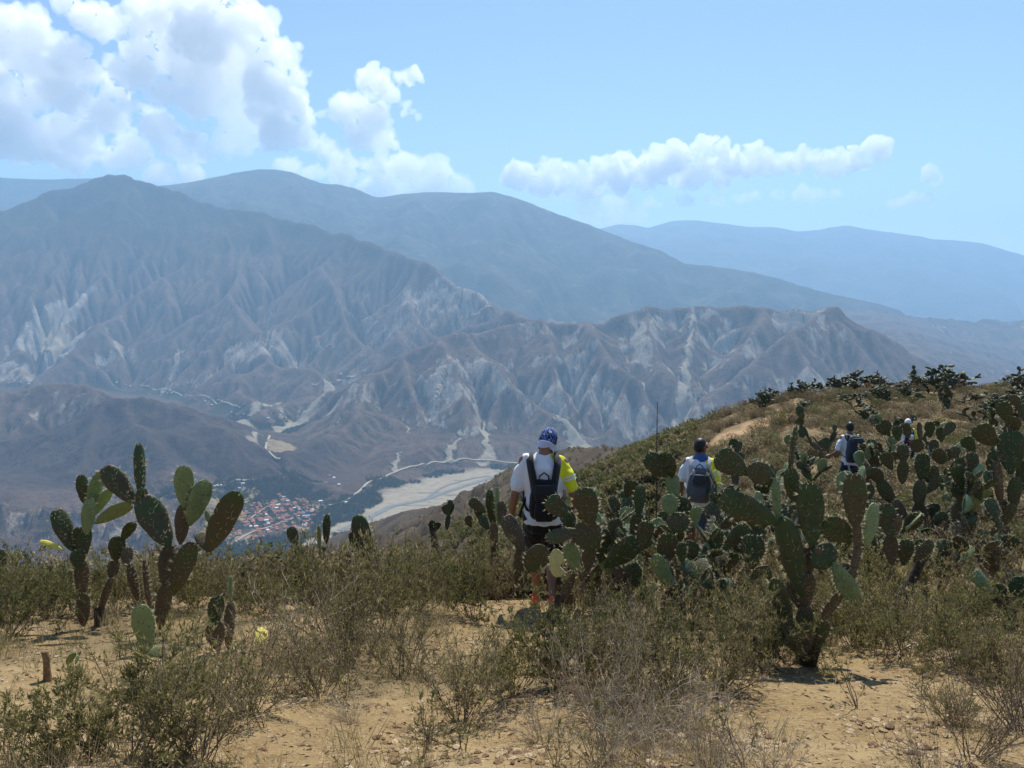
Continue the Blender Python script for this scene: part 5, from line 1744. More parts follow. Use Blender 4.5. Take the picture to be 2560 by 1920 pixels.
def sweep(pts, w, t, up_fn):
    """flat strap through pts: list of (point, outward normal)"""
    V, F = [], []
    n = len(pts)
    for i in range(n):
        p = Vector(pts[i]); d = (Vector(pts[min(i + 1, n - 1)]) - Vector(pts[max(0, i - 1)])).normalized()
        o = Vector(up_fn(p)).normalized(); o = (o - d * o.dot(d)).normalized()
        s = d.cross(o)
        for a, b_ in ((-1, 0), (1, 0), (1, 1), (-1, 1)):
            V.append(p + s * a * w / 2 + o * b_ * t)
    for i in range(n - 1):
        for k in range(4):
            F.append((4 * i + k, 4 * i + (k + 1) % 4, 4 * i + 4 + (k + 1) % 4, 4 * i + 4 + k))
    e = 4 * (n - 1)
    F += [(3, 2, 1, 0), (e, e + 1, e + 2, e + 3)]
    return [list(v) for v in V], F


def hand(bm, wrist, d, side, palm):
    """palm, four unequal bent fingers and a thumb off the side of the palm"""
    d = Vector(d).normalized(); palm = Vector(palm); palm = (palm - d * palm.dot(d)).normalized()
    lat = d.cross(palm).normalized()
    w = Vector(wrist)
    for k in range(4):
        o = lat * (k - 1.5) * .019
        capsule(bm, w + o * .6 + d * .01, w + o + d * .085, .0135, .0125, 8)
        L = (.058, .072, .068, .052)[k]
        a = w + o + d * .088
        b_ = a + (d * .85 + palm * .35).normalized() * L * .55
        c = b_ + (d * .5 + palm * .8).normalized() * L * .55
        capsule(bm, a, b_, .0095, .009, 8); capsule(bm, b_, c, .009, .0075, 8)
    t0 = w + lat * side * .028 + d * .03
    t1 = t0 + (lat * side * .7 + d * .7).normalized() * .042
    t2 = t1 + (lat * side * .15 + d * .8 + palm * .4).normalized() * .032
    capsule(bm, t0, t1, .0125, .0105, 8); capsule(bm, t1, t2, .0105, .0085, 8)


def from_bm(bm, voxel, it, name, mats, parent, wr=0.0, ws=.07):
    me = remesh_union(bm, voxel, it)
    if wr:
        n = len(me.vertices)
        co = np.empty(n * 3, np.float32); me.vertices.foreach_get('co', co); co = co.reshape(-1, 3)
        no = np.empty(n * 3, np.float32); me.vertices.foreach_get('normal', no); no = no.reshape(-1, 3)
        q = co * [1, 1, .55] / ws + 3.1
        d = N3.fbm(q, 2) + .5 * np.abs(N3(q * 1.7 + 8))
        co = co + no * (wr * d)[:, None]
        me.vertices.foreach_set('co', co.ravel()); me.update()
    me.name = name
    me.materials.clear()
    for m_ in mats: me.materials.append(m_)
    me.polygons.foreach_set('use_smooth', np.ones(len(me.polygons), bool))
    return link(name, me, parent)


def split_off(o, test, name, mat, parent):
    """faces of o that pass the test become a part of their own"""
    bm = bmesh.new(); bm.from_mesh(o.data)
    b2 = bm.copy()
    def cut(b_, keep):
        dele = [f for f in b_.faces if test(f.calc_center_median()) != keep]
        bmesh.ops.delete(b_, geom=dele, context='FACES')
    cut(b2, True); cut(bm, False)
    bm.to_mesh(o.data); bm.free()
    me = bpy.data.meshes.new(name); b2.to_mesh(me); b2.free()
    me.materials.append(mat)
    me.polygons.foreach_set('use_smooth', np.ones(len(me.polygons), bool))
    return link(name, me, parent)


def cloth(name, col, vary=.06, rough=.85, scale=60):
    m, nt, b = new_mat(name)
    n = NT(nt)
    o = n.obj()
    f = n.noise(o, scale, 3, .6)
    nt.links.new(n.mix(f, tuple(x * (1 - vary) for x in col), tuple(min(1, x * (1 + vary)) for x in col)), b.inputs['Base Color'])
    b.inputs['Roughness'].default_value = rough
    b.inputs['Specular IOR Level'].default_value = .15
    try: b.inputs['Sheen Weight'].default_value = .15
    except Exception: pass
    nt.links.new(n.bump(n.noise(o, 320, 2, .5), .25, .002), b.inputs['Normal'])
    return m


M_SKIN = plain('tanned_skin', (.27, .135, .080), .55, .10, .35, 18)
M_SKIND = plain('brown_skin', (.21, .105, .065), .55, .10, .35, 18)
M_WHITE = cloth('white_jersey', (.78, .79, .82), .03)
M_YEL = cloth('yellow_jersey', (.80, .78, .03), .03)
M_BLACK = cloth('black_nylon', (.012, .012, .014), .3, .6)
M_BLACK2 = cloth('black_mesh_fabric', (.022, .022, .024), .3, .7)
M_NAVY = cloth('navy_cloth', (.022, .028, .055), .2)
M_NAVY2 = cloth('dark_blue_grey_nylon', (.035, .048, .065), .25, .6)
M_GREY = cloth('grey_nylon', (.10, .105, .11), .12, .6)
M_GREYL = cloth('light_grey_webbing', (.42, .43, .44), .1)
M_DENIM = cloth('blue_cloth', (.055, .085, .14), .2)
M_SCARF = cloth('blue_scarf', (.06, .12, .28), .25)
M_BUFFP = cloth('pale_blue_buff', (.52, .58, .80), .1)
M_ORANGE = cloth('orange_shoe', (.85, .13, .05), .1, .6)
M_REDS = cloth('red_sole', (.55, .04, .03), .3, .6)
M_ORB = cloth('orange_band', (.80, .24, .05), .1)
M_HAIR = plain('black_hair', (.012, .010, .009), .5, .4, .4, 60)
M_CAPW = cloth('white_cap', (.8, .8, .8), .04)
M_RIBR = cloth('red_strap', (.5, .05, .05), .1)
M_STRIPE = cloth('silver_stripe', (.72, .74, .70), .05)
M_LENS = plain('dark_lens', (.01, .01, .012), .15, .1, .5)


def buff_mat():
    m, nt, b = new_mat('blue_patterned_buff')
    n = NT(nt)
    o = n.obj()
    w = n.node('ShaderNodeTexWave', wave_type='BANDS', bands_direction='X')
    n.set(w.inputs['Vector'], o)
    w.inputs['Scale'].default_value = 13.0; w.inputs['Distortion'].default_value = 14.0; w.inputs['Detail'].default_value = 2.0; w.inputs['Detail Scale'].default_value = 1.2
    f = n.noise(o, 22, 3, .6)
    c = n.mix(n.ramp(f, .4, .62), (.010, .018, .07), (.05, .11, .36))
    c = n.mix(n.ramp(w.outputs['Fac'], .93, .99), c, (.42, .52, .75))
    nt.links.new(c, b.inputs['Base Color'])
    b.inputs['Roughness'].default_value = .8
    return m


M_BUFF = buff_mat()


def person(label, px, Y, yaw, scale, cfg):
    u, _ = ray(px, 500)
    root = link('person', None, None, (u * Y, Y, gz(u * Y, Y)))
    root.rotation_euler = (0, 0, yaw)
    root.scale = (scale,) * 3
    tag(root, label, 'person', 'walkers in white and yellow shirts')
    MW = Matrix.Translation(root.location) @ Matrix.Rotation(yaw, 4, 'Z') @ Matrix.Scale(scale, 4)

    def ground(x, y):
        p = MW @ Vector((x, y, 0))
        return (gz(p.x, p.y) - root.location.z) / scale
    skin = cfg.get('skin', M_SKIN)
    vx = cfg.get('voxel', .009)
    lean = cfg.get('lean', .03)
    H = Vector((cfg.get('hx', 0), 0, .93 + cfg.get('drop', 0)))
    C = H + Vector((cfg.get('cx', 0) * .5, lean, .33)); NB_ = H + Vector((cfg.get('cx', 0), lean * 2, .555))
    sh = {s: NB_ + Vector((s * .182, -.01, -.058 + s * cfg.get('roll', 0))) for s in (-1, 1)}
    # ---- body
    bm = bmesh.new()
    rings(bm, [((H.x, 0, H.z - .12), .12, .10), ((H.x, 0, H.z), .155, .105), ((H.x, lean * .4, H.z + .14), .135, .095), ((C.x, C.y, C.z), .165, .11), ((C.x, C.y + .01, C.z + .13), .148, .088), ((NB_.x, NB_.y - .01, NB_.z - .03), .085, .065)], 20)
    for s in (-1, 1):
        a = cfg['arms'][s]
        el, wr = Vector(a[0]), Vector(a[1])
        chain(bm, [sh[s], sh[s].lerp(el, .5), el], [.045, .044, .038])
        chain(bm, [el, el.lerp(wr, .35), wr], [.040, .038, .026])
        hand(bm, wr, a[2], -s, a[3])
    feet = {}
    for s in (-1, 1):
        f = cfg['feet'][s]                       # ankle x, y, lift, knee forward
        gzf = ground(f[0], f[1])
        ank = Vector((f[0], f[1], gzf + .085 + f[2]))
        hip = H + Vector((s * .088, 0, -.03))
        L1, L2 = .43, .41
        dvec = ank - hip; dl = min(dvec.length, (L1 + L2) * .995)
        aa = (L1 * L1 - L2 * L2 + dl * dl) / (2 * dl)
        hh = math.sqrt(max(0, L1 * L1 - aa * aa))
        dn = dvec.normalized()
        fw = Vector((0, 1, 0)); fw = (fw - dn * fw.dot(dn)).normalized()
        kn = hip + dn * aa + fw * hh
        feet[s] = (hip, kn, ank)
        chain(bm, [hip, hip.lerp(kn, .45), kn], [.083, .072, .052])
        calf = kn.lerp(ank, .33) - fw * .018
        chain(bm, [kn, calf, kn.lerp(ank, .7), ank], [.050, .055, .038, .036])
    hc = NB_ + Vector(cfg['head'][0])
    hr = Euler(cfg['head'][1]).to_matrix()
    up_h = hr @ Vector((0, 0, 1)); fwd = hr @ Vector((0, 1, 0)); rt = hr @ Vector((1, 0, 0))
    chain(bm, [NB_ - Vector((0, .01, .05)), hc - up_h * .09 - fwd * .02], [.060, .055])
    ball(bm, hc, (.076, .096, .108), hr)
    ball(bm, hc + fwd * .035 - up_h * .065, (.055, .062, .060), hr)              # jaw
    ball(bm, hc + fwd * .098 - up_h * .025, (.013, .018, .024), hr)              # nose
    ball(bm, hc + fwd * .088 + up_h * .012, (.05, .014, .012), hr)               # brow
    ball(bm, hc + fwd * .092 - up_h * .07, (.026, .010, .010), hr)               # lips
    for s in (-1, 1): ball(bm, hc + rt * s * .078 - fwd * .006 - up_h * .012, (.011, .022, .032), hr)   # ears
    body = from_bm(bm, vx, 3, 'body', [skin], root)
    # ---- shirt
    bm = bmesh.new()
    hem = H.z + cfg.get('hem', -.06)
    rings(bm, [((H.x, -.005, hem), .188, .130), ((H.x, -.002, hem + .10), .180, .128), ((H.x, lean * .3, H.z + .15), .172, .124), ((C.x, C.y, C.z), .190, .132), ((C.x, C.y + .004, C.z + .12), .196, .124), ((NB_.x, NB_.y - .01, NB_.z - .058), .182, .100), ((NB_.x, NB_.y - .008, NB_.z - .02), .098, .078), ((NB_.x, NB_.y - .004, NB_.z + .008), .070, .066)], 24, .92)
    ends = {}
    for s in (-1, 1):
        el = Vector(cfg['arms'][s][0])
        e = sh[s].lerp(el, cfg.get('sleeve', .78))
        ends[s] = e
        chain(bm, [sh[s] + Vector((-s * .03, 0, -.005)), sh[s].lerp(e, .5), e], [.062, .063, .064])
    shirt = from_bm(bm, .011, 2, 'shirt', [M_WHITE], root, .010)
    s1, e1 = sh[1], ends[1]
    ax = (e1 - s1).normalized()

    def in_sleeve(c):
        return (c.x - NB_.x) > .058 + max(0, (NB_.z - c.z)) * .50 and (c - s1).dot(ax) > -.16 and not (c.z < NB_.z - .20 and (c - s1 - ax * (c - s1).dot(ax)).length > .105)
    sl = split_off(shirt, in_sleeve, 'sleeve', M_YEL, root)
    sl['label'] = 'yellow right sleeve'
    for k, f in enumerate((.60, .72)) if cfg.get('stripes', True) else ():
        p = s1.lerp(e1, f)
        bm = bmesh.new()
        q = ax.to_track_quat('Z', 'Y').to_matrix().to_4x4()
        bmesh.ops.create_cone(bm, cap_ends=False, segments=28, radius1=.0735, radius2=.0738, depth=.016, matrix=Matrix.Translation(p) @ q)
        me = bpy.data.meshes.new('stripe'); bm.to_mesh(me); bm.free(); me.materials.append(M_STRIPE)
        link('stripe', me, sl)
    # ---- shorts
    bm = bmesh.new()
    rings(bm, [((H.x, 0, H.z - .16), .150, .118), ((H.x, 0, H.z - .06), .172, .118), ((H.x, 0, H.z + .05), .155, .105)], 20)
    for s in (-1, 1):
        hip, kn, ank = feet[s]
        e = hip.lerp(kn, cfg.get('short', .80))
        chain(bm, [hip + Vector((0, 0, .0)), hip.lerp(e, .55), e], [.105, .104, .100])
    from_bm(bm, .011, 2, 'shorts', [cfg['shorts']], root, .009)
    # ---- shoes
    for s in (-1, 1):
        hip, kn, ank = feet[s]
        fl = cfg['feet'][s][4]                     # heel raise, degrees
        rot = Matrix.Rotation(R(-fl), 3, 'X')
        bm = bmesh.new()
        base = ank - Vector((0, 0, .05))
        for off, rr2 in (((0, -.035, -.0), (.038, .045, .045)), ((0, .03, -.005), (.038, .06, .036)), ((0, .11, -.014), (.044, .065, .028)), ((0, -.03, .035), (.040, .042, .045))):
            ball(bm, base + rot @ Vector(off), rr2, rot)
        so = from_bm(bm, .009, 2, 'shoe', [cfg['shoes']], root)
        bm = bmesh.new()
        for off, rr2 in (((0, -.04, -.036), (.040, .045, .011)), ((0, .04, -.036), (.038, .07, .010)), ((0, .12, -.034), (.046, .062, .010))):
            ball(bm, base + rot @ Vector(off), rr2, rot)
        from_bm(bm, .008, 1, 'sole', [M_REDS if cfg['shoes'] is M_ORANGE else M_BLACK2], so)
        if cfg.get('socks'):
            bm = bmesh.new(); chain(bm, [ank, ank.lerp(kn, .5)], [.043, .058])
            from_bm(bm, .009, 1, 'sock', [M_BLACK2], root)
    # ---- pack
    pk = cfg['pack']
    back = C.y - .128
    zt, zb = NB_.z - pk['top'], NB_.z - pk['bot']
    w, dp = pk['w'], pk['d']
    rows = []
    for f, fw_, fd in ((0, .55, .25), (.04, .78, .55), (.15, .95, .9), (.4, 1.0, 1.0), (.65, .92, .95), (.85, .80, .75), (.96, .62, .5), (1, .42, .22)):
        z = zb + (zt - zb) * f
        rows.append(((C.x + pk.get('x', 0), back - dp * .5 * fd + .03 + .03 * (1 - f), z), w * .5 * fw_, dp * .5 * fd + .02))
    bm = bmesh.new(); rings(bm, rows, 22, .72)
    pack = from_bm(bm, .010, 1, 'backpack', [pk['mat']], root, .006, .09)
    for m_, z0, z1, wd in pk.get('panels', ()):
        bm = bmesh.new()
        za, zc = zb + (zt - zb) * z0, zb + (zt - zb) * z1
        rings(bm, [((C.x, back - dp + .02, za), wd * .40, .022), ((C.x, back - dp + .008, (za + zc) / 2), wd * .5, .026), ((C.x, back - dp + .025, zc), wd * .40, .022)], 16, .7)
        from_bm(bm, .009, 1, 'pocket', [m_], pack, .004)
    ctr = Vector((NB_.x, NB_.y - .02, NB_.z - .18))
    for s in (-1, 1):
        pts = [(NB_.x + s * w * .30, back - .02, zt - .10), (NB_.x + s * w * .36, back - .005, zt - .0), (NB_.x + s * .118, NB_.y - .125, NB_.z - .085), (NB_.x + s * .125, NB_.y - .075, NB_.z - .022), (NB_.x + s * .128, NB_.y - .005, NB_.z - .005), (NB_.x + s * .128, NB_.y + .07, NB_.z - .05), (NB_.x + s * .125, NB_.y + .13, NB_.z - .16), (NB_.x + s * .14, NB_.y + .135, NB_.z - .30), (NB_.x + s * .19, NB_.y + .02, NB_.z - .40), (NB_.x + s * .13, back + .01, zb + .10)]
        V, F = sweep(pts, pk.get('sw', .065), .012, lambda p: p - ctr)
        link('strap', np_mesh('strap', V, np.array(F), [pk.get('smat', pk['mat'])]), pack)
    hb = [(NB_.x - .045, back - .02, zt - .01), (NB_.x - .04, back - .02, zt + .035), (NB_.x, back - .015, zt + .065), (NB_.x + .04, back - .02, zt + .035), (NB_.x + .045, back - .02, zt - .01)]
    link('handle', tube_mesh('handle', hb, [.007] * 5, 6, [M_BLACK]), pack)
    if pk.get('tails'):
        for s in (-1, 1):
            pts = [(s * .16 + C.x, back + .07, zb + .22), (s * .20 + C.x, back + .04, zb + .12), (s * .225 + C.x, back + .03, zb + .04)]
            V, F = sweep(pts, .022, .004, lambda p: Vector((0, -1, 0)))
            link('strap', np_mesh('strap', V, np.array(F), [M_BLACK]), pack)
    # ---- what is on the head
    kind = cfg['hat']

    def cap_part(name, mat, grow_, z_lo, back_lo, voxel=.008):
        bm = bmesh.new()
        ball(bm, hc + up_h * .006, (.076 + grow_, .096 + grow_, .108 + grow_), hr, 4)
        g = [v for v in bm.verts if (v.co - hc).dot(up_h) < z_lo + (back_lo if (v.co - hc).dot(fwd) < 0 else 0) * min(1, -(v.co - hc).dot(fwd) / .06)]
        bmesh.ops.delete(bm, geom=g, context='VERTS')
        me = bpy.data.meshes.new(name); bm.to_mesh(me); bm.free(); me.materials.append(mat)
        me.polygons.foreach_set('use_smooth', np.ones(len(me.polygons), bool))
        o = link(name, me, root)
        md = o.modifiers.new('thickness', 'SOLIDIFY'); md.thickness = .006; md.offset = -1
        return o

    def band(name, mat, z, h, grow_, tilt=0.0):
        V, F = [], []
        n = 28
        for k in range(n):
            a = 2 * math.pi * k / n
            for j in (0, 1):
                zz = z + h * (j - .5)
                rr2 = math.sqrt(max(.05, 1 - (zz / .118) ** 2))
                V.append(hc + rt * (.078 + grow_) * rr2 * math.cos(a) + fwd * (.098 + grow_) * rr2 * math.sin(a) + up_h * (zz + tilt * math.sin(a)))
        for k in range(n):
            F.append((2 * k, 2 * ((k + 1) % n), 2 * ((k + 1) % n) + 1, 2 * k + 1))
        o = link(name, np_mesh(name, np.array([list(v) for v in V]), np.array(F), [mat]), root)
        md = o.modifiers.new('thickness', 'SOLIDIFY'); md.thickness = .006
        return o
    if kind == 'buff':
        cap_part('headscarf', M_BUFF, .009, -.012, -.05)
        bm = bmesh.new()
        n0 = NB_.lerp(hc, .30) + Vector((.004, -.012, 0)); n1 = hc - up_h * .055 - fwd * .012
        V, F = [], []
        for i, (f, a_, b_) in enumerate(((0, .074, .072), (.12, .080, .080), (.2, .077, .076), (.45, .083, .088), (.6, .081, .087), (.8, .087, .100), (1.0, .090, .108))):
            c = n0.lerp(n1, f)
            for k in range(26):
                t = 2 * math.pi * k / 26
                V.append(list(c + rt * a_ * math.cos(t) + fwd * b_ * math.sin(t) - up_h * (.010 * math.cos(3 * t + i) * (1 - f))))
        for i in range(6):
            for k in range(26): F.append((i * 26 + k, i * 26 + (k + 1) % 26, i * 26 + 26 + (k + 1) % 26, i * 26 + 26 + k))
        bm.free()
        o = link('neck_buff', np_mesh('neck_buff', V, np.array(F), [M_BUFFP]), root)
        md = o.modifiers.new('thickness', 'SOLIDIFY'); md.thickness = .004
    elif kind in ('hairband', 'hair'):
        bm = bmesh.new()
        ball(bm, hc + up_h * .01 - fwd * .008, (.083, .100, .108), hr)
        ball(bm, hc - fwd * .045 - up_h * .03, (.070, .055, .06), hr)
        g = [v for v in bm.verts if (v.co - hc).dot(fwd) > .07 and (v.co - hc).dot(up_h) < .05]
        bmesh.ops.delete(bm, geom=g, context='VERTS')
        me = bpy.data.meshes.new('hair'); bm.to_mesh(me); bm.free(); me.materials.append(M_HAIR)
        me.polygons.foreach_set('use_smooth', np.ones(len(me.polygons), bool))
        link('hair', me, root)
        band('headband', M_ORB, .034, .030, .006, .012)
        if cfg.get('glasses'):
            V, F = sweep([hc + rt * .078 - fwd * .0 + up_h * .005, hc + rt * .076 + fwd * .06, hc + rt * .04 + fwd * .104 - up_h * .004, hc + fwd * .112, hc - rt * .04 + fwd * .104 - up_h * .004, hc - rt * .076 + fwd * .06], .030, .004, lambda p: p - hc)
            link('sunglasses', np_mesh('sunglasses', V, np.array(F), [M_LENS]), root)
    elif kind == 'cap':
        cap_part('cap', M_CAPW, .012, .005, -.03)
        V, F = sweep([hc + rt * .075 + fwd * .06 + up_h * .03, hc + rt * .045 + fwd * .135 + up_h * .025, hc + fwd * .150 + up_h * .025, hc - rt * .045 + fwd * .135 + up_h * .025, hc - rt * .075 + fwd * .06 + up_h * .03], .06, .006, lambda p: up_h)
        link('peak', np_mesh('peak', V, np.array(F), [M_CAPW]), root)
    if cfg.get('scarf'):
        V, F = [], []
        for i, (z, a_, b_) in enumerate(((-.045, .118, .100), (-.015, .105, .096), (.012, .090, .088), (.034, .080, .080), (.048, .072, .074))):
            c = NB_ + Vector((.0, .0, z)) + (hc - NB_) * (max(0, z) * 2)
            for k in range(24):
                t = 2 * math.pi * k / 24
                V.append(list(c + Vector((a_ * math.cos(t), b_ * math.sin(t), .010 * math.sin(2 * t + i) + .012 * math.cos(5 * t) * (i < 2)))))
        for i in range(4):
            for k in range(24): F.append((i * 24 + k, i * 24 + (k + 1) % 24, i * 24 + 24 + (k + 1) % 24, i * 24 + 24 + k))
        o = link('scarf', np_mesh('scarf', V, np.array(F), [M_SCARF]), root)
        md = o.modifiers.new('thickness', 'SOLIDIFY'); md.thickness = .01
    if cfg.get('towel'):
        pts = [(-.10, back - .01, H.z - .02), (-.085, back - .012, H.z - .10), (-.06, back - .02, H.z - .20), (-.05, back - .02, H.z - .26)]
        V, F = sweep(pts, .035, .008, lambda p: Vector((0, -1, 0)))
        link('hanging_strap', np_mesh('hanging_strap', V, np.array(F), [M_GREYL]), root)
    return root


person('nearest walker from behind with black vest pack, blue patterned headscarf and orange shoes', 543.5, 7.42, R(0), 1.04, dict(
    hat='buff', head=((.045, .060, .125), (R(-30), R(14), R(-8))), cx=.0, lean=.028, roll=-.012, hem=-.075, drop=-.03,
    arms={-1: ((-.262, -.005, 1.10), (-.305, .06, .845), (-.08, .10, -1), (1, .2, 0)), 1: ((.272, -.02, 1.10), (.318, .17, .92), (.15, .75, -.55), (-.7, .1, -.6))},
    feet={-1: (-.055, .27, .0, 0, 0), 1: (.075, -.30, .045, 0, 38)}, shorts=M_BLACK, shoes=M_ORANGE, short=.82,
    pack=dict(top=.20, bot=.60, w=.27, d=.11, mat=M_BLACK, smat=M_BLACK2, sw=.078, tails=True, panels=((M_BLACK2, .55, .92, .20), (M_BLACK, .08, .5, .19)))))
person('second walker with grey backpack, blue neck scarf and orange headband', 699.0, 10.3, R(-15), .97, dict(
    hat='hairband', glasses=True, scarf=True, skin=M_SKIND, head=((.0, .045, .150), (R(-6), R(0), R(-38))), lean=.03, hem=-.09,
    arms={-1: ((-.245, .02, 1.12), (-.255, .10, .87), (0, .25, -1), (1, .2, 0)), 1: ((.235, -.03, 1.12), (.245, .03, .86), (.0, .2, -1), (-1, .2, 0))},
    feet={-1: (-.09, .16, .0, 0, 0), 1: (.09, -.18, .03, 0, 25)}, shorts=M_DENIM, shoes=M_BLACK2, short=.85,
    pack=dict(top=.12, bot=.60, w=.33, d=.20, mat=M_GREY, smat=M_GREYL, sw=.06, panels=((M_GREY, .12, .55, .24), (M_NAVY2, .62, .9, .18)))))
person('third walker with navy backpack, navy shorts and left arm held out', 848.5, 15.9, R(4), 1.0, dict(
    hat='hair', skin=M_SKIND, voxel=.011, head=((.01, .05, .145), (R(-10), R(0), R(-20))), lean=.03, hem=-.05,
    arms={-1: ((-.285, .0, 1.14), (-.335, .20, 1.03), (-.3, .9, -.1), (.5, 0, -1)), 1: ((.265, .0, 1.13), (.275, .10, .90), (0, .3, -1), (-1, .2, 0))},
    feet={-1: (-.10, .12, .0, 0, 0), 1: (.09, -.16, .03, 0, 20)}, shorts=M_NAVY, shoes=M_BLACK2, socks=True, short=.80, towel=True,
    pack=dict(top=-.02, bot=.56, w=.34, d=.19, mat=M_NAVY2, smat=M_BLACK2, panels=((M_NAVY, .08, .48, .26), (M_NAVY2, .72, .94, .26)))))
person('farthest walker half hidden behind cacti with a white cap', 904.5, 21.5, R(-6), .98, dict(
    hat='cap', skin=M_SKIND, voxel=.013, head=((.03, .07, .14), (R(-15), R(4), R(-25))), lean=.05, hem=-.06, stripes=False,
    arms={-1: ((-.28, .05, 1.14), (-.30, .2, .95), (0, .5, -1), (1, .2, 0)), 1: ((.28, .05, 1.14), (.30, .2, .95), (0, .5, -1), (-1, .2, 0))},
    feet={-1: (-.10, .14, .0, 0, 0), 1: (.09, -.14, .03, 0, 20)}, shorts=M_NAVY, shoes=M_BLACK2, short=.80,
    pack=dict(top=.10, bot=.55, w=.28, d=.14, mat=M_NAVY, smat=M_NAVY, panels=((M_WHITE, .6, .9, .14), (M_RIBR, .45, .56, .2)))))

# ------------------------------------------------------------------ small things: town, roads, trees in the valley, stalk and stump
def drape(name, pix, width, mat, lift=2.0, zf=None, y0=1150.):
    zf = zf or canyon_z
    pts = []
    for (a, b_), (c, d) in zip(pix[:-1], pix[1:]):
        n = max(2, int(math.hypot(c - a, d - b_) / 4))
        for k in range(n): pts.append((a + (c - a) * k / n, b_ + (d - b_) * k / n))
    pts.append(pix[-1])
    P = [hit(a, b_, zf, y0) for a, b_ in pts]
    P = np.array([[p.x, p.y] for p in P])
    for _ in range(3): P[1:-1] = (P[:-2] + 2 * P[1:-1] + P[2:]) / 4
    T = np.gradient(P, axis=0); T /= np.linalg.norm(T, axis=1, keepdims=True) + 1e-9
    S = np.stack([-T[:, 1], T[:, 0]], 1) * width / 2
    rows = []
    for f in (-1, 0, 1):
        Q = P + S * f
        rows.append(np.column_stack([Q, zf(Q[:, 0], Q[:, 1]) + lift]))
    for i in range(3): rows[i][:, 2] = np.maximum(rows[i][:, 2], rows[1][:, 2] - 1)
    V = np.stack(rows, 1).reshape(-1, 3)
    o = link(name, np_mesh(name, V, grid_faces(len(P), 3), [mat]))
    o['kind'] = 'structure'
    return o


M_ROAD = plain('pale_dirt_road', (.36, .31, .235), .95, .12, .05, .02)
M_RIVER = plain('shallow_grey_water', (.16, .16, .13), .3, .15, .4, .02)
for nm, pix, w, mt in [
    ('road', [(530, 465), (511, 463), (486, 460.6), (463, 459.7), (435, 463), (407, 467.5), (398, 472), (390, 474), (384, 479), (376, 480), (370, 481.5), (365, 485), (362, 490), (352, 497), (344, 503), (330, 505), (312, 512)], 11, M_ROAD),
    ('road', [(312, 385), (320, 384), (334, 381), (351, 378), (366, 371)], 13, M_ROAD),
    ('road', [(270, 436), (266, 443), (264, 450), (272, 456), (280, 460)], 10, M_ROAD),
    ('road', [(214, 487), (228, 484), (240, 481), (252, 480)], 10, M_ROAD),
    ('road', [(140, 385), (165, 391), (200, 397), (225, 402), (240, 408)], 9, M_ROAD),
    ('road', [(232, 545), (250, 533), (275, 526), (300, 516)], 8, M_ROAD),
    ('road', [(244, 524), (262, 510), (278, 502)], 7, M_ROAD),
    ('road', [(471, 316), (482, 314), (497, 311.5), (507, 310)], 16, M_ROAD),
    ('road', [(528, 311), (541, 312), (550, 314)], 14, M_ROAD),
    ('river', [(340, 531), (365, 520), (392, 506), (425, 500), (446, 492), (462, 487), (484, 480), (505, 474)], 30, M_RIVER),
    ('river', [(425, 500), (440, 488), (455, 483), (470, 479), (490, 476)], 12, M_RIVER),
]:
    drape(nm, pix, w, mt, 3.5 if nm == 'road' else 1.5)


def house_mesh(seed, wall, roof, L, W, H, RH):
    V = [(-L, -W, -2), (L, -W, -2), (L, W, -2), (-L, W, -2), (-L, -W, H), (L, -W, H), (L, W, H), (-L, W, H)]
    e = .6
    V += [(-L - e, -W - e, H - .15), (L + e, -W - e, H - .15), (L + e, W + e, H - .15), (-L - e, W + e, H - .15), (-L - e, 0, H + RH), (L + e, 0, H + RH)]
    q = [(0, 1, 5, 4), (1, 2, 6, 5), (2, 3, 7, 6), (3, 0, 4, 7), (8, 9, 13, 12), (10, 11, 12, 13)]
    t = [(9, 10, 13), (11, 8, 12)]
    return np_mesh('house', np.array(V, float), [np.array(q), np.array(t)], [wall, roof], midx=[0, 0, 0, 0, 1, 1, 0, 0], smooth=False)


W1, W2 = plain('whitewashed_wall', (.62, .58, .52), .9, .1, .1, .3), plain('brick_wall', (.32, .19, .13), .9, .15, .1, .3)
RF = [plain('red_roof_tiles', (.36, .15, .09), .9, .25, .1, .2), plain('old_roof_tiles', (.27, .13, .09), .9, .25, .1, .2), plain('tin_roof', (.66, .67, .68), .5, .1, .4, .2), plain('blue_roof', (.12, .25, .60), .6, .1, .3, .2)]
HM = [house_mesh(0, W1, RF[0], 7, 5, 4, 2.4), house_mesh(1, W2, RF[1], 9, 5, 4, 2.6), house_mesh(2, W1, RF[0], 6, 6, 5.5, 2.2), house_mesh(3, W1, RF[2], 7, 5, 4, 1.2), house_mesh(4, W2, RF[0], 11, 5.5, 4, 2.6)]
hr_ = random.Random(23)
ct = hit(272, 516, canyon_z)
ca_, sa_ = math.cos(R(28)), math.sin(R(28))


def put_house(x, y, rz, me, label, group, s=1.0):
    o = link('house', me, None, (x, y, float(canyon_z(np.array([x]), np.array([y]))[0]) + .3))
    o.rotation_euler = (0, 0, rz); o.scale = (s, s, s)
    tag(o, label, 'house', group)
    return o


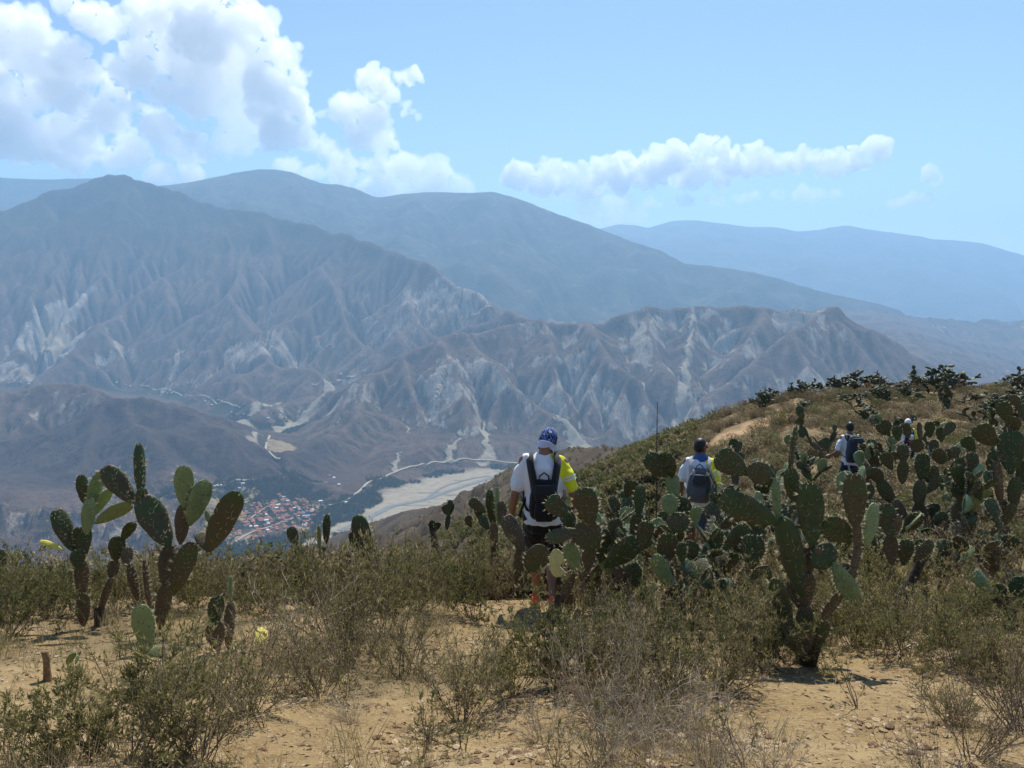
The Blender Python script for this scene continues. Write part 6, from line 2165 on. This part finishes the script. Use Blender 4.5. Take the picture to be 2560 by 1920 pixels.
n_h = 0
TOWN = []
for i in range(-15, 16):
    for j in range(-24, 25):
        a, b_ = i * 17.0 + hr_.uniform(-3, 3), j * 15.0 + hr_.uniform(-3, 3)
        if i % 4 == 0 or j % 5 == 0: continue
        x, y = ct.x + a * ca_ - b_ * sa_, ct.y + a * sa_ + b_ * ca_
        q = math.hypot((x - ct.x) / 185, (y - ct.y) / 260) + .3 * float(NA(np.array([x / 70]), np.array([y / 70]))[0])
        if q > 1.0 or hr_.random() > .80 - .25 * q: continue
        if canyon_z(np.array([x]), np.array([y]))[0] > -870: continue
        TOWN.append((q, x, y))
TOWN.sort()
for q, x, y in TOWN[:270]:
    v = hr_.choices(range(5), [5, 4, 4, 1.6, 3])[0]
    put_house(x, y, R(28) + (math.pi / 2 if hr_.random() < .5 else 0) + hr_.uniform(-.06, .06), HM[v], 'white tin roofed house in the valley town' if v == 3 else 'red roofed house in the valley town', 'tin roofed town houses' if v == 3 else 'red roofed town houses', hr_.uniform(.8, 1.15))
c = hit(306, 517, canyon_z)
put_house(c.x, c.y, R(20), house_mesh(9, W1, RF[3], 15, 9, 6, 2.5), 'large hall with a bright blue roof at the right of the town', None)
FARMS = [(125, 385), (132, 386), (140, 386), (148, 387), (118, 384), (155, 390), (150, 395), (160, 396), (172, 393), (167, 394), (205, 402), (213, 405), (197, 399), (20, 382), (28, 384), (10, 384), (232, 412), (243, 414), (219, 401), (270, 418), (282, 416), (330, 476), (335, 478), (340, 485),
         (325, 483), (238, 489), (243, 484), (250, 480), (222, 486), (285, 498), (295, 499), (320, 502), (345, 503), (330, 345), (335, 347), (342, 374), (326, 347), (537, 309), (545, 310), (478, 314)]
for k, (a, b_) in enumerate(FARMS):
    c = hit(a + hr_.uniform(-2, 2), b_ + hr_.uniform(-.5, .5), canyon_z)
    put_house(c.x, c.y, hr_.uniform(0, 3), HM[3 if k % 3 else 0], 'small farmhouse scattered along the side valley floor', 'scattered farmhouses', 1.1)

# woods and orchards on the valley floor
n_ = 90000
tx = r_.uniform(-1900, 700, n_); ty = r_.uniform(2500, 6300, n_)
wd = a_wood(tx, ty, np.full(n_, -900.)) * (1 - a_sand(tx, ty, None))
dt = np.hypot((tx - ct.x) / 190, (ty - ct.y) / 260)
keep = (wd > .3) & ((dt > .95) | (r_.uniform(0, 1, n_) < .22)) & (CG(tx, ty, 'up') < 60)
tx, ty = tx[keep][:14000], ty[keep][:14000]
M_CROWN = leaf_mat('tree_leaf', (.022, .034, .014), (.045, .06, .024), (.075, .085, .035), .2)
TR = [lod_bush(95 + i, 70, .34, M_CROWN, .55, .9) for i in range(3)]
scatter('woods', TR, np.stack([tx, ty, canyon_z(tx, ty) - .3], 1), r_.uniform(6, 13, len(tx)), 'dark green trees filling the valley floor round the town')

# dry flower stalk against the canyon
b0 = at(655.5, 505, 14.0); b0.z = gz(b0.x, b0.y) - .05
t0 = at(658.5, 402, 14.0)
pts = [b0.lerp(t0, f) + Vector((.02 * math.sin(5 * f), 0, 0)) for f in (0, .25, .5, .75, 1)]
st = link('dry_stalk', tube_mesh('dry_stalk', [p - b0 for p in pts], [.017, .014, .012, .010, .005], 6, [M_WOOD]), None, b0)
tag(st, 'tall thin dry stalk standing against the canyon left of the second walker', 'stalk')

# stump at the lower left
c = on_hill(47.7, 680)
stp = link('stump', tube_mesh('stump', [(0, 0, -.04), (.0, 0, .05), (-.005, .01, .12), (-.01, .01, .165), (-.01, .01, .168)], [.028, .020, .018, .022, .004], 10, [plain('stump_wood', (.24, .155, .085), .95, .4, .1, 40)]), None, c)
tag(stp, 'short brown stump on the bare soil at the lower left', 'stump')

# dead yellow pads fallen on the soil
for k, (px, py, w, lab) in enumerate([(260.5, 651, .07, 'fallen yellow cactus pad on the soil right of the short dark cactus'), (736, 650, .05, 'small yellow pad lying under the broad clump')]):
    c = on_hill(px, py)
    o = link('fallen_pad', pad_mesh('egg', 0, M_PADP if k else M_PADY), None, c + Vector((0, 0, .02)))
    o.rotation_euler = (R(-55), R(10), R(40 * k + 20)); o.scale = (w / .21 * 1.4, w / .21, w / .21 * 1.5)
    tag(o, lab, 'cactus pad')
